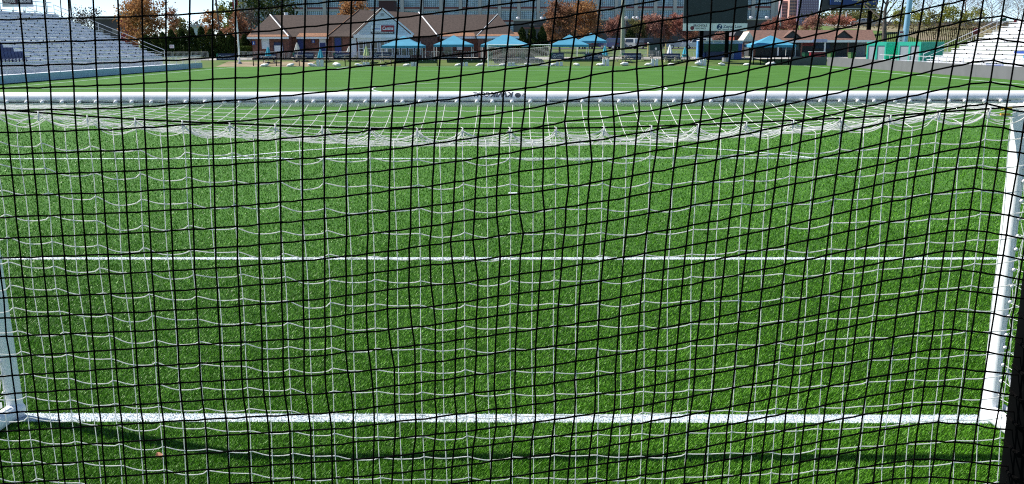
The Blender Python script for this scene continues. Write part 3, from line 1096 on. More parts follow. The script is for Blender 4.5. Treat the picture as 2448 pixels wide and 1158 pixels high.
# fallen leaf
lp = at_z(381, 1097, 0.03)
lf = thing('fallen_leaf', 'small dry brown leaf lying on the turf behind the goal line', 'leaf', lp, 0.6)
m = MB()
out = [(0, -.035), (.02, -.018), (.024, .008), (.012, .03), (0, .045), (-.013, .03), (-.022, .006), (-.018, -.02)]
m.v = [(a, b_, .018 + .014 * math.cos(a * 80) + .012 * abs(a) / .02) for a, b_ in out] + [(0, 0, .008)]
m.f = [(i, (i + 1) % 8, 8) for i in range(8)]
m.v += [(a, b_, c - .0012) for a, b_, c in m.v[:9]]
m.f += [((i + 1) % 8 + 9, i + 9, 17) for i in range(8)]
LEAFB = M('dry_leaf', (0.36, 0.17, 0.09), 0.8, var=0.25, scale=40)
m.build('blade', LEAFB, lf)
MB().path([(0, -.034, .012), (.003, -.055, .02), (0, -.07, .026)], .0015, 5).build('stalk', LEAFB, lf)

# ================================================================== far end and surroundings
def base_at(u, y, v=140):
    p = at_y(u, v, y)
    return Vector((p.x, y, ground_z(p.x, y)))


def zat(v, y, u=1224):
    return at_y(u, v, y).z


# ------------------------------------------------------------------ far goal
fg0, fg1 = at_y(1167, 157, 2 * LH).x, at_y(1316, 157, 2 * LH).x
fgoal = thing('football_goal', 'small white football goal at the far end of the pitch', 'goal', ((fg0 + fg1) / 2, 2 * LH, 0))
hw = (fg1 - fg0) / 2
for sx in (-1, 1):
    MB().path([(sx * hw, 0, 0), (sx * hw, 0, 2.46)], .06, 10).build('post', WHITE, fgoal, True)
    MB().path([(sx * hw, .05, .06), (sx * hw, 1.9, .06)], .05, 8).build('base_bar', WHITE, fgoal, True)
MB().path([(-hw - .06, 0, 2.49), (hw + .06, 0, 2.49)], .06, 10).build('crossbar', WHITE, fgoal, True)
MB().path([(-hw, 1.9, .06), (hw, 1.9, .06)], .05, 8).build('back_bar', WHITE, fgoal, True)
fnet = thing('goal_net', 'pale net sagging from the crossbar of the far goal', 'net', ((fg0 + fg1) / 2, 2 * LH, 0))
FN = M('far_net_cord', (0.8, 0.8, 0.8), 0.8)
for i in range(0, 33):
    xx = -hw + 2 * hw * i / 32
    sag = .22 * (1 - (xx / hw) ** 2)
    MB().path([(xx, .05, 2.44), (xx, .6, 2.40 - sag), (xx, 1.2, 2.34 - sag * 1.3), (xx, 1.6, 2.3 - sag), (xx, 1.75, 1.2), (xx, 1.88, .1)], .008, 3, False).build('net_cord', FN, fnet)
for j in range(15):
    z = .15 + j * .145
    pts = []
    for i in range(25):
        xx = -hw + 2 * hw * i / 24
        sag = .22 * (1 - (xx / hw) ** 2) * (j / 14)
        pts.append((xx, 1.88 - .01 * j, z - sag))
    MB().path(pts, .008, 3, False).build('net_cord', FN, fnet)
for sx in (-1, 1):
    for j in range(14):
        z = .2 + j * .165
        MB().path([(sx * hw, .05, z), (sx * hw, 1.0, z - .03), (sx * hw, 1.85, z - .05)], .008, 3, False).build('net_cord', FN, fnet)
MB().path([(-hw + 2 * hw * i / 24, 1.6, 2.31 - .26 * (1 - (-1 + i / 12) ** 2)) for i in range(25)], .02, 5).build('net_edge', FN, fnet)

# ------------------------------------------------------------------ clubhouse
YC = 117.0
clb = base_at(900, YC)
ZE = zat(87, YC) - clb.z       # eave height above the floor


def cu(u, v=100, y=YC):
    return at_y(u, v, y).x - clb.x


def cz(v, y=YC):
    return zat(v, y) - clb.z


club = thing('clubhouse', 'long brick clubhouse with brown hipped roof and white front gable', 'building', clb)
WIN_W = M('pale_siding', (0.62, 0.66, 0.70), 0.7, var=0.05)


def wall(x0, x1, y0, y1, z1, mat=BRICK, name='wall'):
    return MB().box(x0, y0, -.4, x1, y1, z1).build(name, mat, club)


yR = 9.0     # depth of the building
xl0, xl1 = cu(603), cu(690)
xr0, xr1 = cu(1143), cu(1232)
xc0, xc1 = cu(792), cu(1044)
wall(xl0, xl1, 0, yR, ZE)
wall(xr0, xr1, 0, yR, ZE)
wall(xl1 + .02, xc0 - .02, 2.2, yR, ZE - .03)
wall(xc1 + .02, xr0 - .02, 2.2, yR, ZE - .03)
wall(xc0, xc1, .3, yR, ZE - .01)
# roofs: hip blocks with thick slopes
ov = .5


def hip(name, x0, x1, y0, y1, ze, zr, rx0, rx1, ry, parent, mat=ROOF):
    m = MB()
    a = [(x0, y0, ze), (x1, y0, ze), (x1, y1, ze), (x0, y1, ze)]
    m.v = a + [(rx0, ry, zr), (rx1, ry, zr)]
    m.f = [(0, 1, 5, 4), (2, 3, 4, 5), (1, 2, 5), (3, 0, 4), (3, 2, 1, 0)]
    return m.build(name, mat, parent)


def ridge(name, a, b, mat, parent, r=.07):
    return MB().path([a, b], r, 5).build(name, mat, parent)


ymid = 5.6
zr_w = zat(35, YC + ymid) - clb.z
zr_c = zat(24, YC + ymid) - clb.z
ridge_x0, ridge_x1 = cu(656, 40, YC + ymid), cu(1191, 40, YC + ymid)
main = hip('roof', cu(640), cu(1200), 1.6, yR + .6, ZE, zr_w, ridge_x0, ridge_x1, ymid, club)
for (x0, x1, ux, vt) in ((xl0, xl1, 656, 42), (xr0, xr1, 1191, 40)):
    m = MB()
    xx = cu(ux, 40, YC + ymid)
    yf = 3.4
    zt = zr_w - .02
    m.v = [(x0 - ov, -ov, ZE + .01), (x1 + ov * .3, -ov, ZE + .01), (x1 + ov * .3, yR + ov, ZE + .01), (x0 - ov, yR + ov, ZE + .01), (xx, yf, zt), (xx, yR - 2.5, zt)]
    m.f = [(0, 1, 4), (1, 2, 5, 4), (2, 3, 5), (3, 0, 4, 5), (3, 2, 1, 0)]
    r_ = m.build('roof', ROOF, club)
    ridge('hip_trim', (xx, yf - .02, zt + .03), ((x1 + ov * .3) if ux == 656 else (x0 - ov * .3 + .8 * 0), -ov, ZE + .05), WHITEM, r_, .09 if ux == 656 else .04)
# centre block
m = MB()
xa, xb = cu(858, 30, YC + ymid - 1), cu(1001, 30, YC + ymid - 1)
m.v = [(xc0 - ov, -.2, ZE + .02), (xc1 + ov * .4, -.2, ZE + .02), (xc1 + ov * .4, yR + .7, ZE + .02), (xc0 - ov, yR + .7, ZE + .02), (xa, ymid - 1, zr_c), (xb, ymid - 1, zr_c - .35)]
m.f = [(0, 1, 5, 4), (1, 2, 5), (2, 3, 4, 5), (3, 0, 4), (3, 2, 1, 0)]
rc = m.build('roof', ROOF, club)
ridge('hip_trim', (xb, ymid - 1.02, zr_c - .3), (xc1 + ov * .4, -.2, ZE + .06), WHITEM, rc, .09)
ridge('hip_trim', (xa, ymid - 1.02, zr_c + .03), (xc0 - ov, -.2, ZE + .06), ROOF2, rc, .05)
# lighter roof strip along the eaves, sunlit look put into its tan colour
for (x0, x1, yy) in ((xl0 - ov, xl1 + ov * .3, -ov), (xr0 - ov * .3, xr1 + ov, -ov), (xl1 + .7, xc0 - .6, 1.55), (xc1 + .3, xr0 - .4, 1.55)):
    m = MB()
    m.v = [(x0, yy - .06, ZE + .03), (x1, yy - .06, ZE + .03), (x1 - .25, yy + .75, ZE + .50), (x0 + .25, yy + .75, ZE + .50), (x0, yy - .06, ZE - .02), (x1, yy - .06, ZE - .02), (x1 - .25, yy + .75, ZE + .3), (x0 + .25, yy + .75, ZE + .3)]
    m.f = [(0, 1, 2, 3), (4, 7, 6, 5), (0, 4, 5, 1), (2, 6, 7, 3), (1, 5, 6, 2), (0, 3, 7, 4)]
    m.build('sunlit_eave_strip', ROOF2, club)
    MB().box(x0, yy - .10, ZE - .28, x1, yy + .02, ZE - .025).build('fascia', WHITEM, club)
# front gable with siding boards
gx0, gx1, gxp = cu(851, 80, YC - .3), cu(981, 80, YC - .3), cu(913, 22, YC - .3)
gz0, gz1 = cz(82, YC - .3), cz(23, YC - .3)
nb = 15
for k in range(nb):
    t0, t1 = k / nb, (k + 1) / nb
    za, zb = gz0 + (gz1 - gz0) * t0, gz0 + (gz1 - gz0) * t1 - .012
    m = MB()
    la, ra = gx0 + (gxp - gx0) * t0, gx1 + (gxp - gx1) * t0
    lb, rb = gx0 + (gxp - gx0) * t1, gx1 + (gxp - gx1) * t1
    m.v = [(la, -.40, za), (ra, -.40, za), (rb, -.36, zb), (lb, -.36, zb), (la, -.1, za), (ra, -.1, za), (rb, -.1, zb), (lb, -.1, zb)]
    m.f = [(0, 1, 2, 3), (5, 4, 7, 6), (0, 4, 5, 1), (3, 2, 6, 7), (1, 5, 6, 2), (0, 3, 7, 4)]
    m.build('siding_board', WIN_W, club)
m = MB()
m.v = [(gx0 - .35, -.55, gz0 - .1), (gxp, -.55, gz1 + .25), (gx1 + .35, -.55, gz0 - .1), (gx0 - .35, 3.4, gz0 - .1), (gxp, 4.0, gz1 + .25), (gx1 + .35, 3.4, gz0 - .1)]
m.f = [(0, 3, 4, 1), (1, 4, 5, 2), (0, 1, 2), (3, 5, 4), (0, 2, 5, 3)]
m.v = [(a, b_ if b_ > 0 else -.2, c - .1 if b_ <= 0 else c - .1) for a, b_, c in m.v]
m.build('gable_roof', ROOF, club)
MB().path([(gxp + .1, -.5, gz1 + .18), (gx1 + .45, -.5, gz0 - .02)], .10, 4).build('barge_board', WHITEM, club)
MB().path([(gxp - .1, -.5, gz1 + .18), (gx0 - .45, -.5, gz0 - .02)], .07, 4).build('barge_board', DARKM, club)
MB().box(gx0 - .3, -.48, gz0 - .42, gx1 + .3, -.05, gz0 - .012).build('fascia', WHITEM, club)
vx, vz_ = cu(914, 34, YC - .3), cz(35, YC - .3)
MB().box(vx - .18, -.46, vz_ - .14, vx + .22, -.41, vz_ + .16).build('gable_vent', CONC, club)
# white entrance front below the gable
MB().box(gx0 + .1, -.08, gz0 - .9, gx1 - .1, .28, gz0 - .43).build('entrance_fascia', WIN_W, club)
MB().box(gx0 + .15, -.05, -.3, gx1 - .15, .26, .35).build('entrance_base', WIN_W, club)
k = 0
for u0 in range(856, 1000, 17):
    x0, x1 = cu(u0), cu(u0 + 14.5)
    d = MB()
    d.box(x0, -.06, .36, x0 + .14, .2, gz0 - .92)
    d.box(x1 - .14, -.06, .36, x1, .2, gz0 - .92)
    d.box(x0 + .14, -.06, 1.15, x1 - .14, .16, 1.24)
    w_ = d.build('window', WIN_W, club)
    MB().box(x0 + .141, .03, .36, x1 - .141, .1, 1.149).build('pane', GLASS, w_)
    MB().box(x0 + .141, .03, 1.241, x1 - .141, .1, gz0 - .925).build('pane', GLASS, w_)
# doors, shutters and boards on the wings
BLUED = M('deep_blue_door', (0.012, 0.03, 0.16), 0.5, var=0.1)


def opening(name, u0, u1, v0, v1, yy, mat, frame=WIN_W, fr=.08):
    x0, x1 = cu(u0, 110, YC + yy), cu(u1, 110, YC + yy)
    z0, z1 = cz(v1, YC + yy), cz(v0, YC + yy)
    m = MB()
    m.box(x0, yy - .10, z0, x1, yy + .05, z1)
    o = m.build(name, mat, club)
    f = MB()
    f.box(x0 - fr, yy - .14, z0, x0 - .002, yy + .04, z1 + fr)
    f.box(x1 + .002, yy - .14, z0, x1 + fr, yy + .04, z1 + fr)
    f.box(x0 - .001, yy - .14, z1 + .002, x1 + .001, yy + .04, z1 + fr)
    f.build('frame', frame, o)
    return o


opening('window_shutter', 628, 643, 91, 116, 0, WIN_W)
opening('notice_board', 656, 676, 108, 122, 0, WHITEM, NAVY)
o = opening('notice_header', 656, 676, 101, 107, 0, NAVY, NAVY, .03)
opening('door', 714, 727, 91, 136, 2.2, BLUED, BLUED)
opening('door', 765, 779, 102, 138, 2.2, BLUED, WIN_W)
opening('window', 765, 779, 91, 101, 2.2, WHITEM, WIN_W, .04)
opening('door', 801, 816, 90, 138, .3, BLUED, DARKM)
opening('glass_door', 840, 851, 92, 138, .3, WIN_W, WIN_W)
opening('window', 1062, 1080, 92, 128, 2.2, GLASS, WIN_W)
opening('window', 1092, 1106, 90, 120, 2.2, WHITEM, NAVY)
opening('window', 1160, 1176, 92, 120, 0, GLASS, DARKM)
opening('door', 1200, 1212, 92, 138, 0, GREENP, DARKM)
for (u0, v0) in ((606.5, 102), (749, 98)):
    yy = 0 if u0 < 690 else 2.2
    x0, z0 = cu(u0, 100, YC + yy), cz(v0, YC + yy)
    s_ = MB().box(x0 - .2, yy - .08, z0 - .22, x0 + .2, yy - .02, z0 + .22).build('restroom_sign', BLUE, club)
    mm = MB()
    mm.sphere((x0, yy - .09, z0 + .12), .05, 8, 5, (1, .3, 1))
    mm.prism([(x0 - .07, z0 - .15), (x0 + .07, z0 - .15), (x0 + .04, z0 + .05), (x0 - .04, z0 + .05)], yy - .10, yy - .085)
    mm.build('pictogram', WHITEM, s_)
# roof furniture
MB().path([(cu(684, 33, YC + 6), 6, zr_w - .3), (cu(684, 33, YC + 6), 6, zr_w + .35)], .28, 10).build('roof_vent', WHITEM, club)
# sign on the gable
sgx0, sgx1 = cu(887, 70, YC - .5), cu(942, 70, YC - .5)
sgz0, sgz1 = cz(80.5, YC - .5), cz(60.5, YC - .5)
csign = thing('gable_sign', 'red white and black restaurant sign on the white gable', 'sign', (clb.x, YC - .44, clb.z))
zm = sgz0 + (sgz1 - sgz0) * .27
xm = sgx0 + (sgx1 - sgx0) * .44
MB().box(sgx0, -.06, sgz0, sgx1, .0, zm - .005).build('lower_panel', DARKM, csign)
MB().box(sgx0, -.06, zm, xm - .005, .0, sgz1).build('white_panel', WHITEM, csign)
MB().box(xm, -.06, zm, sgx1, .0, sgz1).build('red_panel', RED, csign)
sign_text('lettering', 'Cantina', csign, (xm + sgx1) / 2, -.068, zm + .22, .40, (sgx1 - xm) * .82, WHITEM, shear=.3, bold=.012)
sign_text('lettering', 'ADAM WOODS\'S RUN HOW', csign, (sgx0 + sgx1) / 2, -.068, sgz0 + .08, .16, (sgx1 - sgx0) * .9, WHITEM, bold=.004)
mm = MB()
mm.path([(sgx0 + .22, -.07, zm + .25), (sgx0 + .22, -.07, zm + .34)], .12, 10)
mm.build('emblem', DARKM, csign)
mm = MB()
for q in range(3):
    mm.box(sgx0 + .42, -.068, zm + .18 + q * .18, xm - .12, -.062, zm + .25 + q * .18)
mm.build('small_print', BLUE, csign)

# ------------------------------------------------------------------ blue canopies
def canopy(u0, u1, vpk, veave, y, label, ridge_k=.0):
    pc = base_at((u0 + u1) / 2, y)
    hw_ = (u1 - u0) / 2 / ppm(y)
    t = thing('canopy_tent', label, 'canopy', pc, 0, 'blue canopies along the clubhouse')
    ze = zat(veave, y) - pc.z
    zp = zat(vpk, y + hw_) - pc.z
    dp = hw_ * .8
    m = MB()
    rk = hw_ * ridge_k
    ntr = [(-hw_, -dp, ze), (hw_, -dp, ze), (hw_, dp, ze), (-hw_, dp, ze)]
    # slopes with a little sag
    top = [(-rk - .05, 0, zp), (rk + .05, 0, zp)]
    mid = lambda a, b_, s_: tuple((a[i] + b_[i]) / 2 - (s_ if i == 2 else 0) for i in range(3))
    m.v = ntr + top + [mid(ntr[0], top[0], .08), mid(ntr[1], top[1], .08), mid(ntr[2], top[1], .08), mid(ntr[3], top[0], .08)]
    m.f = [(0, 1, 7, 6), (6, 7, 5, 4), (1, 2, 8, 7), (7, 8, 5), (2, 3, 9, 8), (8, 9, 4, 5), (3, 0, 6, 9), (9, 6, 4)]
    nv = len(m.v)
    m.v += [(a, b_, c - .02) for a, b_, c in m.v]
    m.f += [tuple(i + nv for i in reversed(f_)) for f_ in m.f]
    m.build('canopy_roof', SKYBLUE, t)
    for (a, b_) in ((0, 1), (1, 2), (2, 3), (3, 0)):
        A, B_ = Vector(ntr[a]), Vector(ntr[b_])
        v = MB()
        nn = 10
        off = Vector(((B_ - A).y, -(B_ - A).x, 0)).normalized() * .012
        for i in range(nn + 1):
            P = A + (B_ - A) * i / nn
            dz = -.26 - .04 * abs(math.sin(i * math.pi / 2))
            v.v += [tuple(P + off), tuple(P + off + Vector((0, 0, dz))), tuple(P - off), tuple(P - off + Vector((0, 0, dz)))]
        for i in range(nn):
            q = i * 4
            v.f += [(q, q + 1, q + 5, q + 4), (q + 2, q + 6, q + 7, q + 3), (q + 1, q + 3, q + 7, q + 5)]
        v.build('valance', SKYBLUE, t)
    for sx in (-1, 1):
        for sy in (-1, 1):
            MB().path([(sx * (hw_ - .06), sy * (dp - .06), 0), (sx * (hw_ - .06), sy * (dp - .06), ze - .02)], .035, 6).build('leg', WHITEM, t)
    return t


canopy(918, 1015, 86, 109, 113.2, 'blue canopy tent in front of the white gable, leftmost', .0)
canopy(1040, 1131, 85, 106.5, 113.6, 'blue canopy tent left of the far goal beside the brick wall', .0)
canopy(1151, 1266, 84, 107, 113.4, 'wide blue canopy tent directly behind the far goal', .1)
canopy(1317, 1405, 84, 107.5, 114.4, 'blue canopy tent just right of the far goal', .0)
canopy(1378, 1447, 80, 98.5, 121, 'smaller blue canopy tent further back under the orange trees', .0)
canopy(1788, 1890, 87, 109.5, 112.6, 'blue canopy tent at far right in front of the long shed', .0)

# ------------------------------------------------------------------ black pitch rail
prx0 = at_y(603, 140, 108.3).x
prail = thing('pitch_rail', 'low black rail with posts along the far end of the pitch', 'rail', (prx0, 108.3, 0))
zr = zat(140, 108.3)
MB().box(0, -.05, zr - .12, (1168 - 603) / ppm(108.3), .05, zr + .08).build('rail', BLACK, prail)
for k in range(11):
    xx = k * (1160 - 606) / 10 / ppm(108.3) + .1
    MB().box(xx - .045, -.04, 0, xx + .045, .04, zr - .125).build('post', BLACK, prail)
# short dark rail by the scoreboard corner
prx1 = at_y(1800, 140, 108.6).x
pr2 = thing('pitch_rail', 'short black rail below the rightmost blue canopy', 'rail', (prx1, 108.6, 0))
z2 = zat(136, 108.6)
MB().box(0, -.05, z2 - .1, 85 / ppm(108.6), .05, z2 + .06).build('rail', BLACK, pr2)
for k in range(6):
    xx = .1 + k * .84
    MB().box(xx - .05, -.04, 0, xx + .05, .04, z2 - .105).build('post', BLACK, pr2)

# ------------------------------------------------------------------ crowd barriers and banners
YB = 114.0
bar_us = [u for u in range(392, 520, 43)] + [590] + [u for u in range(612, 1160, 44)] + [u for u in range(1330, 1700, 44)]
bmb = MB()
bl = 43 / ppm(YB)
for z in (.12, 1.05):
    bmb.path([(-bl / 2 + .05, 0, z), (bl / 2 - .05, 0, z)], .022, 5)
for sx in (-1, 1):
    bmb.path([(sx * (bl / 2 - .05), 0, 0), (sx * (bl / 2 - .05), 0, 1.05)], .022, 5)
for k in range(14):
    xx = -bl / 2 + .15 + k * (bl - .3) / 13
    bmb.path([(xx, 0, .12), (xx, 0, 1.05)], .011, 4)
barm = bmb.mesh('crowd_barrier', STEEL)
fmb = MB()
fmb.box(-.25, -.2, 0, .25, -.14, .03).box(-.25, .14, 0, .25, .2, .03)
for i, u in enumerate(bar_us):
    p = base_at(u, YB)
    t = link('crowd_barrier', barm, None, p)
    tag(t, 'grey steel crowd barrier, %s from the left along the far path' % ORD[i] if i < len(ORD) else 'grey steel crowd barrier at the right end of the far path', 'barrier', 'crowd barriers along the far path')


def banner(u0, u1, v0, v1, y, label, green='left', txt=True):
    x0, x1 = at_y(u0, 135, y).x, at_y(u1, 135, y).x
    z0, z1 = zat(v1, y), zat(v0, y)
    t = thing('fence_banner', label, 'banner', ((x0 + x1) / 2, y, z0), 0, 'club banners on the barriers')
    w_, h_ = x1 - x0, z1 - z0
    MB().box(-w_ / 2, -.02, 0, w_ / 2, .02, h_).build('cloth', NAVY, t)
    xg = -w_ / 2 + h_ * .55
    m = MB()
    m.prism([(-w_ / 2 + .01, h_ * .35), (xg - h_ * .2, h_ - .01), (-w_ / 2 + .01, h_ - .01)], -.028, -.0215)
    m.build('green_corner', M('club_green', (0.01, 0.16, 0.09), 0.5), t)
    m = MB()
    r0 = h_ * .30
    cxm, czm = xg, h_ * .45
    for k in range(16):
        a0, a1 = 2 * math.pi * k / 16, 2 * math.pi * (k + 1) / 16
        m.poly([(cxm + r_ * math.cos(a), -.03, czm + r_ * math.sin(a)) for r_, a in ((r0 * .78, a0), (r0, a0), (r0, a1), (r0 * .78, a1))])
    m.prism([(cxm - r0 * .45, czm - r0 * .4), (cxm - r0 * .15, czm + r0 * .35), (cxm, czm), (cxm + r0 * .15, czm + r0 * .35), (cxm + r0 * .45, czm - r0 * .4)], -.031, -.0285)
    PALE = M('pale_print', (0.50, 0.55, 0.60), 0.5)
    m.build('crest', PALE, t)
    if txt:
        tx0 = xg + r0 * 1.2
        sign_text('lettering', 'HARTFORD', t, (tx0 + w_ / 2 - .06) / 2, -.026, h_ * .42, h_ * .28, w_ / 2 - .1 - tx0, PALE, bold=.006)
        sign_text('lettering', 'ATHLETIC', t, (tx0 + w_ / 2 - .06) / 2, -.026, h_ * .16, h_ * .13, (w_ / 2 - .1 - tx0) * .9, PALE)
    return t


banner(517, 567, 127, 143, 112.2, 'navy club banner with green corner beside the flagpole')
banner(618, 660, 128.5, 139, 113.4, 'navy club banner behind the leftmost picnic table')
banner(700, 750, 125, 139, 113.4, 'navy club banner behind the cream closed umbrella')
banner(797, 838, 126, 139, 113.4, 'navy club banner left of the clubhouse glass door')
banner(892, 934, 125, 137, 113.2, 'navy club banner under the leftmost blue canopy')
banner(1317, 1348, 126, 142, 112.4, 'navy club banner right beside the far goal post')
banner(1398, 1440, 129, 143, 112.4, 'navy club banner left of the teal closed umbrella')
banner(1487, 1533, 128, 144, 112.2, 'navy club banner behind the picnic table near the utility pole')
banner(1583, 1626, 129, 144, 112.2, 'navy club banner behind the white closed umbrella')

# ------------------------------------------------------------------ picnic tables
pt = MB()
YP = 110.6
pic_defs = [(643, 143.5, 'wooden picnic table, leftmost on the far bank'), (715, 137, 'wooden picnic table under the cream closed umbrella'),
            (772, 142, 'wooden picnic table behind the white boxes near the blue door'), (838, 138, 'wooden picnic table in front of the clubhouse glass door'),
            (879, 143.5, 'wooden picnic table under the blue and yellow umbrella'), (925, 144, 'wooden picnic table in front of the leftmost blue canopy'),
            (1440, 141, 'wooden picnic table under the teal umbrella'), (1492, 143, 'wooden picnic table in front of the banner by the utility pole'),
            (1546, 140, 'wooden picnic table in front of the green cabinet'), (1603, 143, 'wooden picnic table left of the light blue umbrella'),
            (1637, 141, 'wooden picnic table under the light blue umbrella')]
proto = None
for i, (u, vt, lab) in enumerate(pic_defs):
    y = 111.4 if vt > 142 else 113.0
    p = base_at(u, y, vt)
    if proto is None:
        t = thing('picnic_table', lab, 'picnic table', p, 0, 'picnic tables on the far bank')
        for k in range(4):
            MB().box(-.9, -.37 + k * .19, .72, .9, -.20 + k * .19, .76).build('top_plank', WOODG, t)
        for sy in (-1, 1):
            MB().box(-.9, sy * .75 - .12, .43, .9, sy * .75 + .12, .47).build('bench_seat', WOODG, t)
        for sx in (-1, 1):
            m = MB()
            m.path([(sx * .6, -.7, 0), (sx * .6, -.25, .72)], .05, 4)
            m.path([(sx * .6, .7, 0), (sx * .6, .25, .72)], .05, 4)
            m.box(sx * .6 - .03, -.85, .36, sx * .6 + .03, .85, .428)
            m.build('leg_frame', WOODG, t)
        proto = t
    else:
        t = copy_tree(proto)
        t.location = p
        tag(t, lab)
    t.rotation_euler.z = random.uniform(-.5, .5) + (math.pi / 2 if i % 3 == 1 else 0)


def umbrella(u, v0, v1, y, mat, lab, mat2=None):
    p = base_at(u, y, 130)
    t = thing('closed_umbrella', lab, 'umbrella', p, 0, 'closed umbrellas at the far end')
    z0, z1 = zat(v1, y) - p.z, zat(v0, y) - p.z
    MB().path([(0, 0, 0), (0, 0, z1)], .025, 6).build('pole', STEEL, t)
    def fold(za, zb, mm, nm):
        m = MB()
        n_ = 14
        lev = 6
        for j in range(lev + 1):
            q = j / lev
            zz = za + (zb - za) * q
            fr = (zz - z0) / (z1 - z0)
            r = .30 * (1 - fr) ** .8 + .05
            for k in range(n_):
                a = 2 * math.pi * k / n_
                rr = r * (1 + .28 * (k % 2) - .14)
                m.v.append((rr * math.cos(a), rr * math.sin(a), zz + .03 * (k % 2) * (1 - fr)))
        for j in range(lev):
            for k in range(n_):
                k2 = (k + 1) % n_
                m.f.append((j * n_ + k, j * n_ + k2, (j + 1) * n_ + k2, (j + 1) * n_ + k))
        m.f.append(tuple(range(n_ - 1, -1, -1)))
        m.f.append(tuple(lev * n_ + k for k in range(n_)))
        m.build(nm, mm, t)
    if mat2:
        zz = z0 + (z1 - z0) * .5
        fold(z0, zz, mat2, 'folded_canopy')
        fold(zz + .002, z1, mat, 'folded_canopy')
    else:
        fold(z0, z1, mat, 'folded_canopy')
    MB().path([(0, 0, 0), (0, 0, .12)], .22, 10).build('foot', DARKM, t)


CREAM = M('cream_canvas', (0.62, 0.60, 0.54), 0.8, var=0.08)
umbrella(641, 111, 133, 111.4, TEAL, 'closed teal umbrella in front of the white shutter')
umbrella(711, 101, 122, 113.0, CREAM, 'closed cream umbrella in front of the blue doorway')
umbrella(766, 117, 138, 112.0, TEAL, 'closed teal umbrella in front of the blue door')
umbrella(836, 110, 124, 113.0, CREAM, 'closed cream umbrella beside the clubhouse glass door')
umbrella(876, 110, 133, 111.4, M('yellow_green_canvas', (.45, .55, .25), .8), 'closed blue and yellow umbrella left of the first canopy', None)
umbrella(1446, 110, 134, 113.0, TEAL, 'closed teal umbrella right of the small far canopy')
umbrella(1601, 108, 132, 112.6, WHITEM, 'closed white umbrella right of the green cabinet')
umbrella(1637, 114, 137, 113.0, TEAL, 'closed light blue umbrella left of the blue stand')

# ------------------------------------------------------------------ sandbags and white boxes at the pitch edge
bag_us = [633, 695, 745, 805, 857, 918, 972, 1095, 1148, 1202, 1262, 1322, 1378, 1435, 1493, 1550, 1605, 1670, 1725, 1785, 1842]
bg_ = MB()
for j in range(7):
    for k in range(12):
        a = 2 * math.pi * k / 12
        xx = -.42 + .84 * j / 6
        r = .17 * (1 - (abs(j - 3) / 3.4) ** 3) * (1 + .18 * math.sin(j * 2.1 + k))
        bg_.v.append((xx, r * 1.35 * math.cos(a), max(0, .13 + r * math.sin(a) * .95)))
for j in range(6):
    for k in range(12):
        k2 = (k + 1) % 12
        bg_.f.append((j * 12 + k, j * 12 + k2, (j + 1) * 12 + k2, (j + 1) * 12 + k))
bg_.f.append(tuple(range(11, -1, -1)))
bg_.f.append(tuple(72 + k for k in range(12)))
bagm = bg_.mesh('sandbag', PLASTW, True)
for i, u in enumerate(bag_us):
    p = base_at(u, 107.75, 157)
    o = link('sandbag', bagm, None, p, (0, random.uniform(-.25, .25), random.uniform(-.6, .6)))
    s_ = random.uniform(.95, 1.45)
    o.scale = (s_, s_, s_ * random.uniform(.85, 1.15))
    o.location.z += .03
    tag(o, 'white sandbag at the far edge of the pitch, %s from the left' % ORD[i], 'sandbag', 'white sandbags at the far pitch edge')
o = link('sandbag', bagm, None, at_z(112, 191, 0), (0, 0, 1.1))
o.scale = (1.6, 1.5, .8)
tag(o, 'white sandbag lying on the turf beside the left grandstand', 'sandbag', 'white sandbags at the far pitch edge')
box_us = [(765, 'blue door'), (875, 'yellow and blue umbrella'), (990, 'leftmost canopy'), (1110, 'brick wall canopy'), (1222, 'far goal net'), (1337, 'far goal right post'), (1448, 'teal umbrella'), (1565, 'green cabinet'), (1680, 'blue stand')]
bxm = MB().box(-.19, -.14, 0, .19, .14, .02).box(-.18, -.13, .021, .18, .13, .74)
bxm.prism([(-.18, .741), (.18, .741), (.14, .80), (-.14, .80)], -.12, .12)
bxme = bxm.mesh('white_box', WHITEM)
for i, (u, wh) in enumerate(box_us):
    for s_, wd in ((-1, 'left'), (1, 'right')):
        hscale = 1.0 if u in (765, 1448, 1565, 1680) else .6
        p = base_at(u + s_ * 4.6, 107.9, 150)
        o = link('upright_board', bxme, None, p)
        o.scale = (1, 1, hscale)
        tag(o, '%s one of two upright white boxes in front of the %s' % (wd, wh), 'box', 'pairs of white boxes at the far pitch edge')

# ------------------------------------------------------------------ flagpole and poles
p = base_at(573, 110.5, 150)
fp = thing('flagpole', 'tall white flagpole left of the clubhouse', 'flagpole', p)
MB().path([(0, 0, 0), (-.02, 0, 4), (-.45, 0, 12.5)], [.11, .10, .06], 10).build('pole', WHITE, fp, True)
MB().path([(0, 0, 0), (0, 0, .25)], [.3, .2], 12).build('base', CONC, fp)
fl = thing('flag', 'red white and blue flag hanging limp on the white flagpole', 'flag', (p.x - .45, 110.42, p.z))
for k in range(4):
    m = MB()
    x0 = .04 + k * .16
    za, zb = zat(-45, 110.4) - p.z, zat(19 - k * 2.5, 110.4) - p.z
    m.v = [(x0, .05 * (k % 2), za), (x0 + .16, .05 * ((k + 1) % 2), za), (x0 + .15, .05 * ((k + 1) % 2), zb), (x0 - .01, .05 * (k % 2), zb)]
    m.v += [(a, b_ + .015, c) for a, b_, c in m.v]
    m.f = [(0, 1, 2, 3), (7, 6, 5, 4), (0, 4, 5, 1), (1, 5, 6, 2), (2, 6, 7, 3), (3, 7, 4, 0)]
    m.build('stripe', (RED, WHITEM, NAVY, RED)[k], fl)


